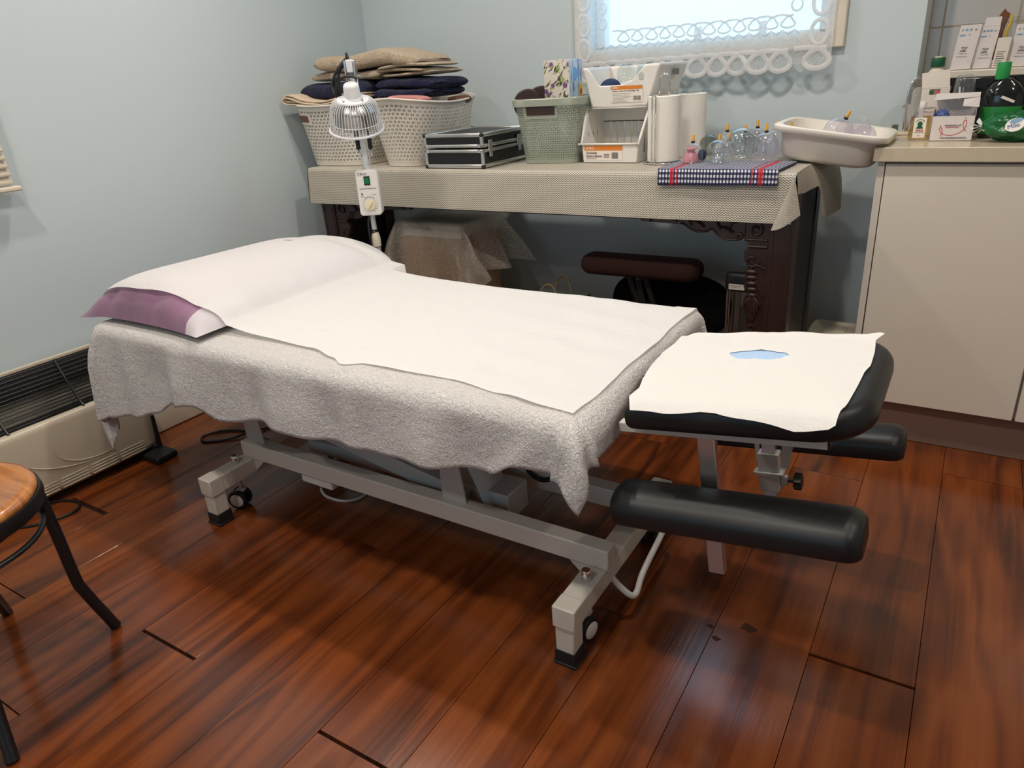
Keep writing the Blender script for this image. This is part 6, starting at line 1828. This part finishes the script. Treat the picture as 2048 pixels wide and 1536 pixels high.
text('Warning: hot surface\nDo not cover', 0.0042, (cx-0.042, cy-0.0512, 0.491), (1, 0, 0), (0, 0, 1), m_ink, tr)

# paper bag with twisted handles
pbg = thing('paper_bag', 'grey green paper bag with twisted cord handles under the table', 'bag', (-1.30, 2.35, 0))
b = MB()
def bagw(u, v):
    pts = [(-1.42, 2.31), (-1.19, 2.31), (-1.19, 2.42), (-1.42, 2.42), (-1.42, 2.31)]
    i = min(3, int(u*4)); f_ = u*4-i
    return (pts[i][0]+(pts[i+1][0]-pts[i][0])*f_, pts[i][1]+(pts[i+1][1]-pts[i][1])*f_, 0.002+0.352*v)
b.grid(bagw, 24, 6).box(-1.42, -1.19, 2.31, 2.42, 0.0015, 0.003)
b.build('bag_body', m_baggreen, pbg, smooth=False)
for y in (2.307, 2.423):
    MB().tube(spline([(-1.352, y, 0.31), (-1.348, y, 0.36), (-1.335, y, 0.395), (-1.312, y, 0.408), (-1.29, y, 0.396), (-1.278, y, 0.36), (-1.276, y, 0.31)], 6), 0.003, 8).build('cord_handle', m_kraft, pbg, smooth=True)

# lidded storage box between table and cabinet
sb = thing('storage_box', 'white plastic storage box with recessed lid in the gap beside the cabinet', 'box', (-0.322, 2.50, 0))
MB().slab(rrect(-0.394, -0.250, 2.375, 2.625, 0.02), 0.002, 0.255, 0.008, 3).build('box_body', m_cream_pl, sb, smooth='auto')
lid = MB(); prs = [(0.0, 0.255), (0.0, 0.274), (0.004, 0.278), (0.014, 0.278), (0.020, 0.268), (0.042, 0.268), (0.046, 0.273), (0.050, 0.273)]
rings = []
for ins, z in prs: rings.append([lid.vert((p[0], p[1], z)) for p in rrect(-0.402+ins, -0.242-ins, 2.365+ins, 2.635-ins, max(0.004, 0.024-ins*0.4))])
lid.ring_faces(rings, True, True, True); lid.build('lid', m_cream_pl, sb, smooth='auto')

# ------------------------------------------------------------------ panel heater along the left wall
ht_ = thing('panel_heater', 'cream convector heater with black top grille standing along the left wall', 'heater', (-2.34, 0.62, 0))
hy0, hy1 = -0.06, 1.196
fx, bx = -2.285, -2.405
# front panel: slightly bowed, with the pressed arcs
def fpanel(u, v):
    y = hy0+(hy1-hy0)*u; z = 0.030+0.240*v
    return (fx+0.006*sin(pi*v)-0.012*(max(0, v-0.93)/0.07)**2-0.010*(max(0, 0.05-v)/0.05)**2, y, z)
MB().grid(fpanel, 40, 20).build('front_panel', m_heater, ht_, smooth=True, solid=0.002)
MB().box(bx, bx+0.010, hy0, hy1, 0.035, 0.412).build('back_panel', m_heater, ht_, bevel=0.003)
MB().box(bx-0.001, bx+0.014, hy0, hy1, 0.408, 0.420).build('top_edge', m_heater, ht_, bevel=0.003)
MB().box(bx+0.010, fx-0.006, hy0+0.004, hy1-0.004, 0.045, 0.250).build('inner_box', m_heater_dk, ht_)
for y in (hy0, hy1-0.006): MB().prism([(fx-0.004, y, 0.032), (fx-0.004, y, 0.262), (bx+0.01, y, 0.405), (bx+0.01, y, 0.036)], (0, 0.006, 0)).build('end_plate', m_heater, ht_)
MB().prism([(bx+0.011, hy0+0.006, 0.330), (bx+0.011, hy0+0.006, 0.408), (bx+0.014, hy0+0.006, 0.408), (bx+0.030, hy0+0.006, 0.345), (bx+0.030, hy0+0.006, 0.330)], (0, hy1-hy0-0.012, 0)).build('grille_back', m_heater_dk, ht_)
def gpt(t):                                              # curved slope from the front edge up to the back edge
    return (fx-0.010-(fx-0.010-bx-0.012)*t, 0.265+0.143*(t**1.25))
gw = None
for k in range(15):
    x, z = gpt((k+0.7)/15)
    if gw is None:
        gw = MB().tube([(0, hy0+0.008, 0), (0, hy1-0.008, 0)], 0.0023, 6).build('grille_wire', m_grille, ht_, local=True); o = gw
    else:
        o = gw.copy(); COL.objects.link(o); o.parent = ht_
    o.location = Vector((x, 0, z))-OFF[ht_.name]
for y in (0.10, 0.33, 0.56, 0.785, 1.01):
    MB().tube([(gpt(t)[0]+0.001, y, gpt(t)[1]+0.003) for t in [i/10 for i in range(11)]], 0.0042, 6).build('grille_rib', m_grille, ht_)
def arcs(y0, z0, ry, rz, a0, a1):
    pts = []
    for i in range(21):
        a = radians(a0+(a1-a0)*i/20); y = y0+ry*cos(a); z = z0+rz*sin(a)
        v = min(1, max(0, (z-0.03)/0.24)); pts.append((fx+0.006*sin(pi*v)+0.0008, y, z))
    return pts
for pth in (arcs(1.02, 0.170, 0.14, 0.075, 175, 285), arcs(0.82, 0.150, 0.14, 0.08, 175, 285), arcs(0.62, 0.135, 0.14, 0.085, 175, 285), arcs(1.05, 0.235, 0.30, 0.15, 200, 262)):
    MB().tube(pth, [0.0004+0.0018*sin(pi*i/20) for i in range(21)], 8).build('pressed_arc', m_heater, ht_, smooth=True)
for k in range(9):
    ya = 1.155-0.098*k
    for j in range(4):
        MB().bar((fx+0.0028, ya-0.088, 0.044+0.010*j), (fx+0.0028, ya, 0.044+0.010*j), 0.0045, 0.003).build('louvre', m_heater, ht_, bevel=0.0008, seg=1)
for y in (1.150, 0.05):
    ft = MB().slab(rrect(-2.43, -2.205, y-0.012, y+0.070, 0.01), 0.0015, 0.026, 0.008, 3)
    ft.build('foot', m_black_pl, ht_, smooth='auto')
    MB().box(-2.305, -2.278, y+0.046, y+0.062, 0.02, 0.150).build('foot_upright', m_black_pl, ht_, bevel=0.003)
MB().tube(spline([(-2.36, 0.70, 0.03), (-2.32, 0.68, 0.008), (-2.262, 0.70, 0.005), (-2.205, 0.755, 0.005), (-2.180, 0.82, 0.005), (-2.192, 0.858, 0.005), (-2.235, 0.872, 0.005), (-2.29, 0.85, 0.005), (-2.33, 0.80, 0.005)], 8), 0.0042, 8).build('power_cord', m_black_cable, ht_, smooth=True)
cord = MB().tube(spline([(-1.70, 1.40, 0.0045), (-1.95, 1.43, 0.0045), (-2.12, 1.450, 0.0045), (-2.215, 1.415, 0.0045), (-2.250, 1.350, 0.0045), (-2.205, 1.325, 0.0045), (-2.14, 1.375, 0.0045), (-2.10, 1.44, 0.011), (-2.07, 1.52, 0.0045), (-1.95, 1.70, 0.0045)], 10), 0.0040, 8).build('power_cord', m_black_cable, smooth=True)
tag(cord, 'thin black cable loop on the floor beside the massage table base', 'cable')
cord2 = MB().tube(spline([(-1.60, 1.40, 0.004), (-1.585, 1.30, 0.004), (-1.545, 1.262, 0.004), (-1.50, 1.252, 0.004), (-1.45, 1.262, 0.004), (-1.422, 1.30, 0.004), (-1.43, 1.36, 0.004)], 8), 0.0045, 8).build('power_cord', m_white_cable, smooth=True)
tag(cord2, 'pale cable loop on the floor under the massage table', 'cable')

# ------------------------------------------------------------------ stool
st = thing('round_stool', 'round varnished wooden stool with black bent tube legs', 'stool', (-1.622, 0.385, 0))
scx, scy, sz = -1.622, 0.385, 0.452
MB().lathe([(0.001, sz-0.028), (0.165, sz-0.028), (0.176, sz-0.022), (0.180, sz-0.012), (0.176, sz-0.003), (0.166, sz), (0.150, sz-0.0005), (0.146, sz-0.003), (0.001, sz-0.005)], (scx, scy, 0), 64, cap0=False).build('seat', m_stool, st, smooth=True)
MB().lathe([(0.168, sz-0.046), (0.184, sz-0.046), (0.187, sz-0.030), (0.184, sz-0.016), (0.180, sz-0.016), (0.168, sz-0.030)], (scx, scy, 0), 64, cap0=False, cap1=False).build('seat_ring', m_stool_metal, st, smooth='auto')
for (fx_, fy_) in ((-1.568, 0.603), (-1.866, 0.498), (-1.676, 0.167), (-1.385, 0.285)):
    d = Vector((fx_-scx, fy_-scy)); n_ = d.normalized(); L = d.length
    pts = [(scx+n_.x*0.172, scy+n_.y*0.172, sz-0.034), (scx+n_.x*0.178, scy+n_.y*0.178, 0.30), (scx+n_.x*0.182, scy+n_.y*0.182, 0.17), (scx+n_.x*0.190, scy+n_.y*0.190, 0.125), (scx+n_.x*L, scy+n_.y*L, 0.003)]
    MB().tube(spline(pts, 6), 0.0122, 12).build('leg', m_stool_metal, st, smooth='auto')
for rr_, zz in ((0.166, 0.352), (0.125, 0.375)):
    MB().tube([(scx+rr_*cos(a), scy+rr_*sin(a), zz) for a in [2*pi*i/48 for i in range(48)]], 0.0060, 10, closed=True).build('brace_ring', m_stool_metal, st, smooth=True)
for k in range(4):
    a = radians(76+90*k)
    MB().tube([(scx+0.164*cos(a), scy+0.164*sin(a), 0.352), (scx+0.180*cos(a), scy+0.180*sin(a), 0.355)], 0.005, 8).tube([(scx+0.123*cos(a), scy+0.123*sin(a), 0.375), (scx+0.15*cos(a), scy+0.15*sin(a), sz-0.03)], 0.005, 8).build('brace_link', m_stool_metal, st, smooth='auto')

# lettering becomes plain mesh
bpy.context.view_layer.update()
dg = bpy.context.evaluated_depsgraph_get()
made = []
for o, mt in TEXTS:
    me = bpy.data.meshes.new_from_object(o.evaluated_get(dg))
    made.append((o, me, mt))
for o, me, mt in made:
    par, ml = o.parent, o.matrix_local.copy()
    bpy.data.objects.remove(o)
    me.materials.clear(); me.materials.append(mt)
    n = bpy.data.objects.new('lettering', me)
    COL.objects.link(n); n.parent = par; n.matrix_local = ml
for o in list(bpy.data.objects):
    if o.type == 'MESH' and not o.data.vertices and o.name != 'window_1':
        bpy.data.objects.remove(o)
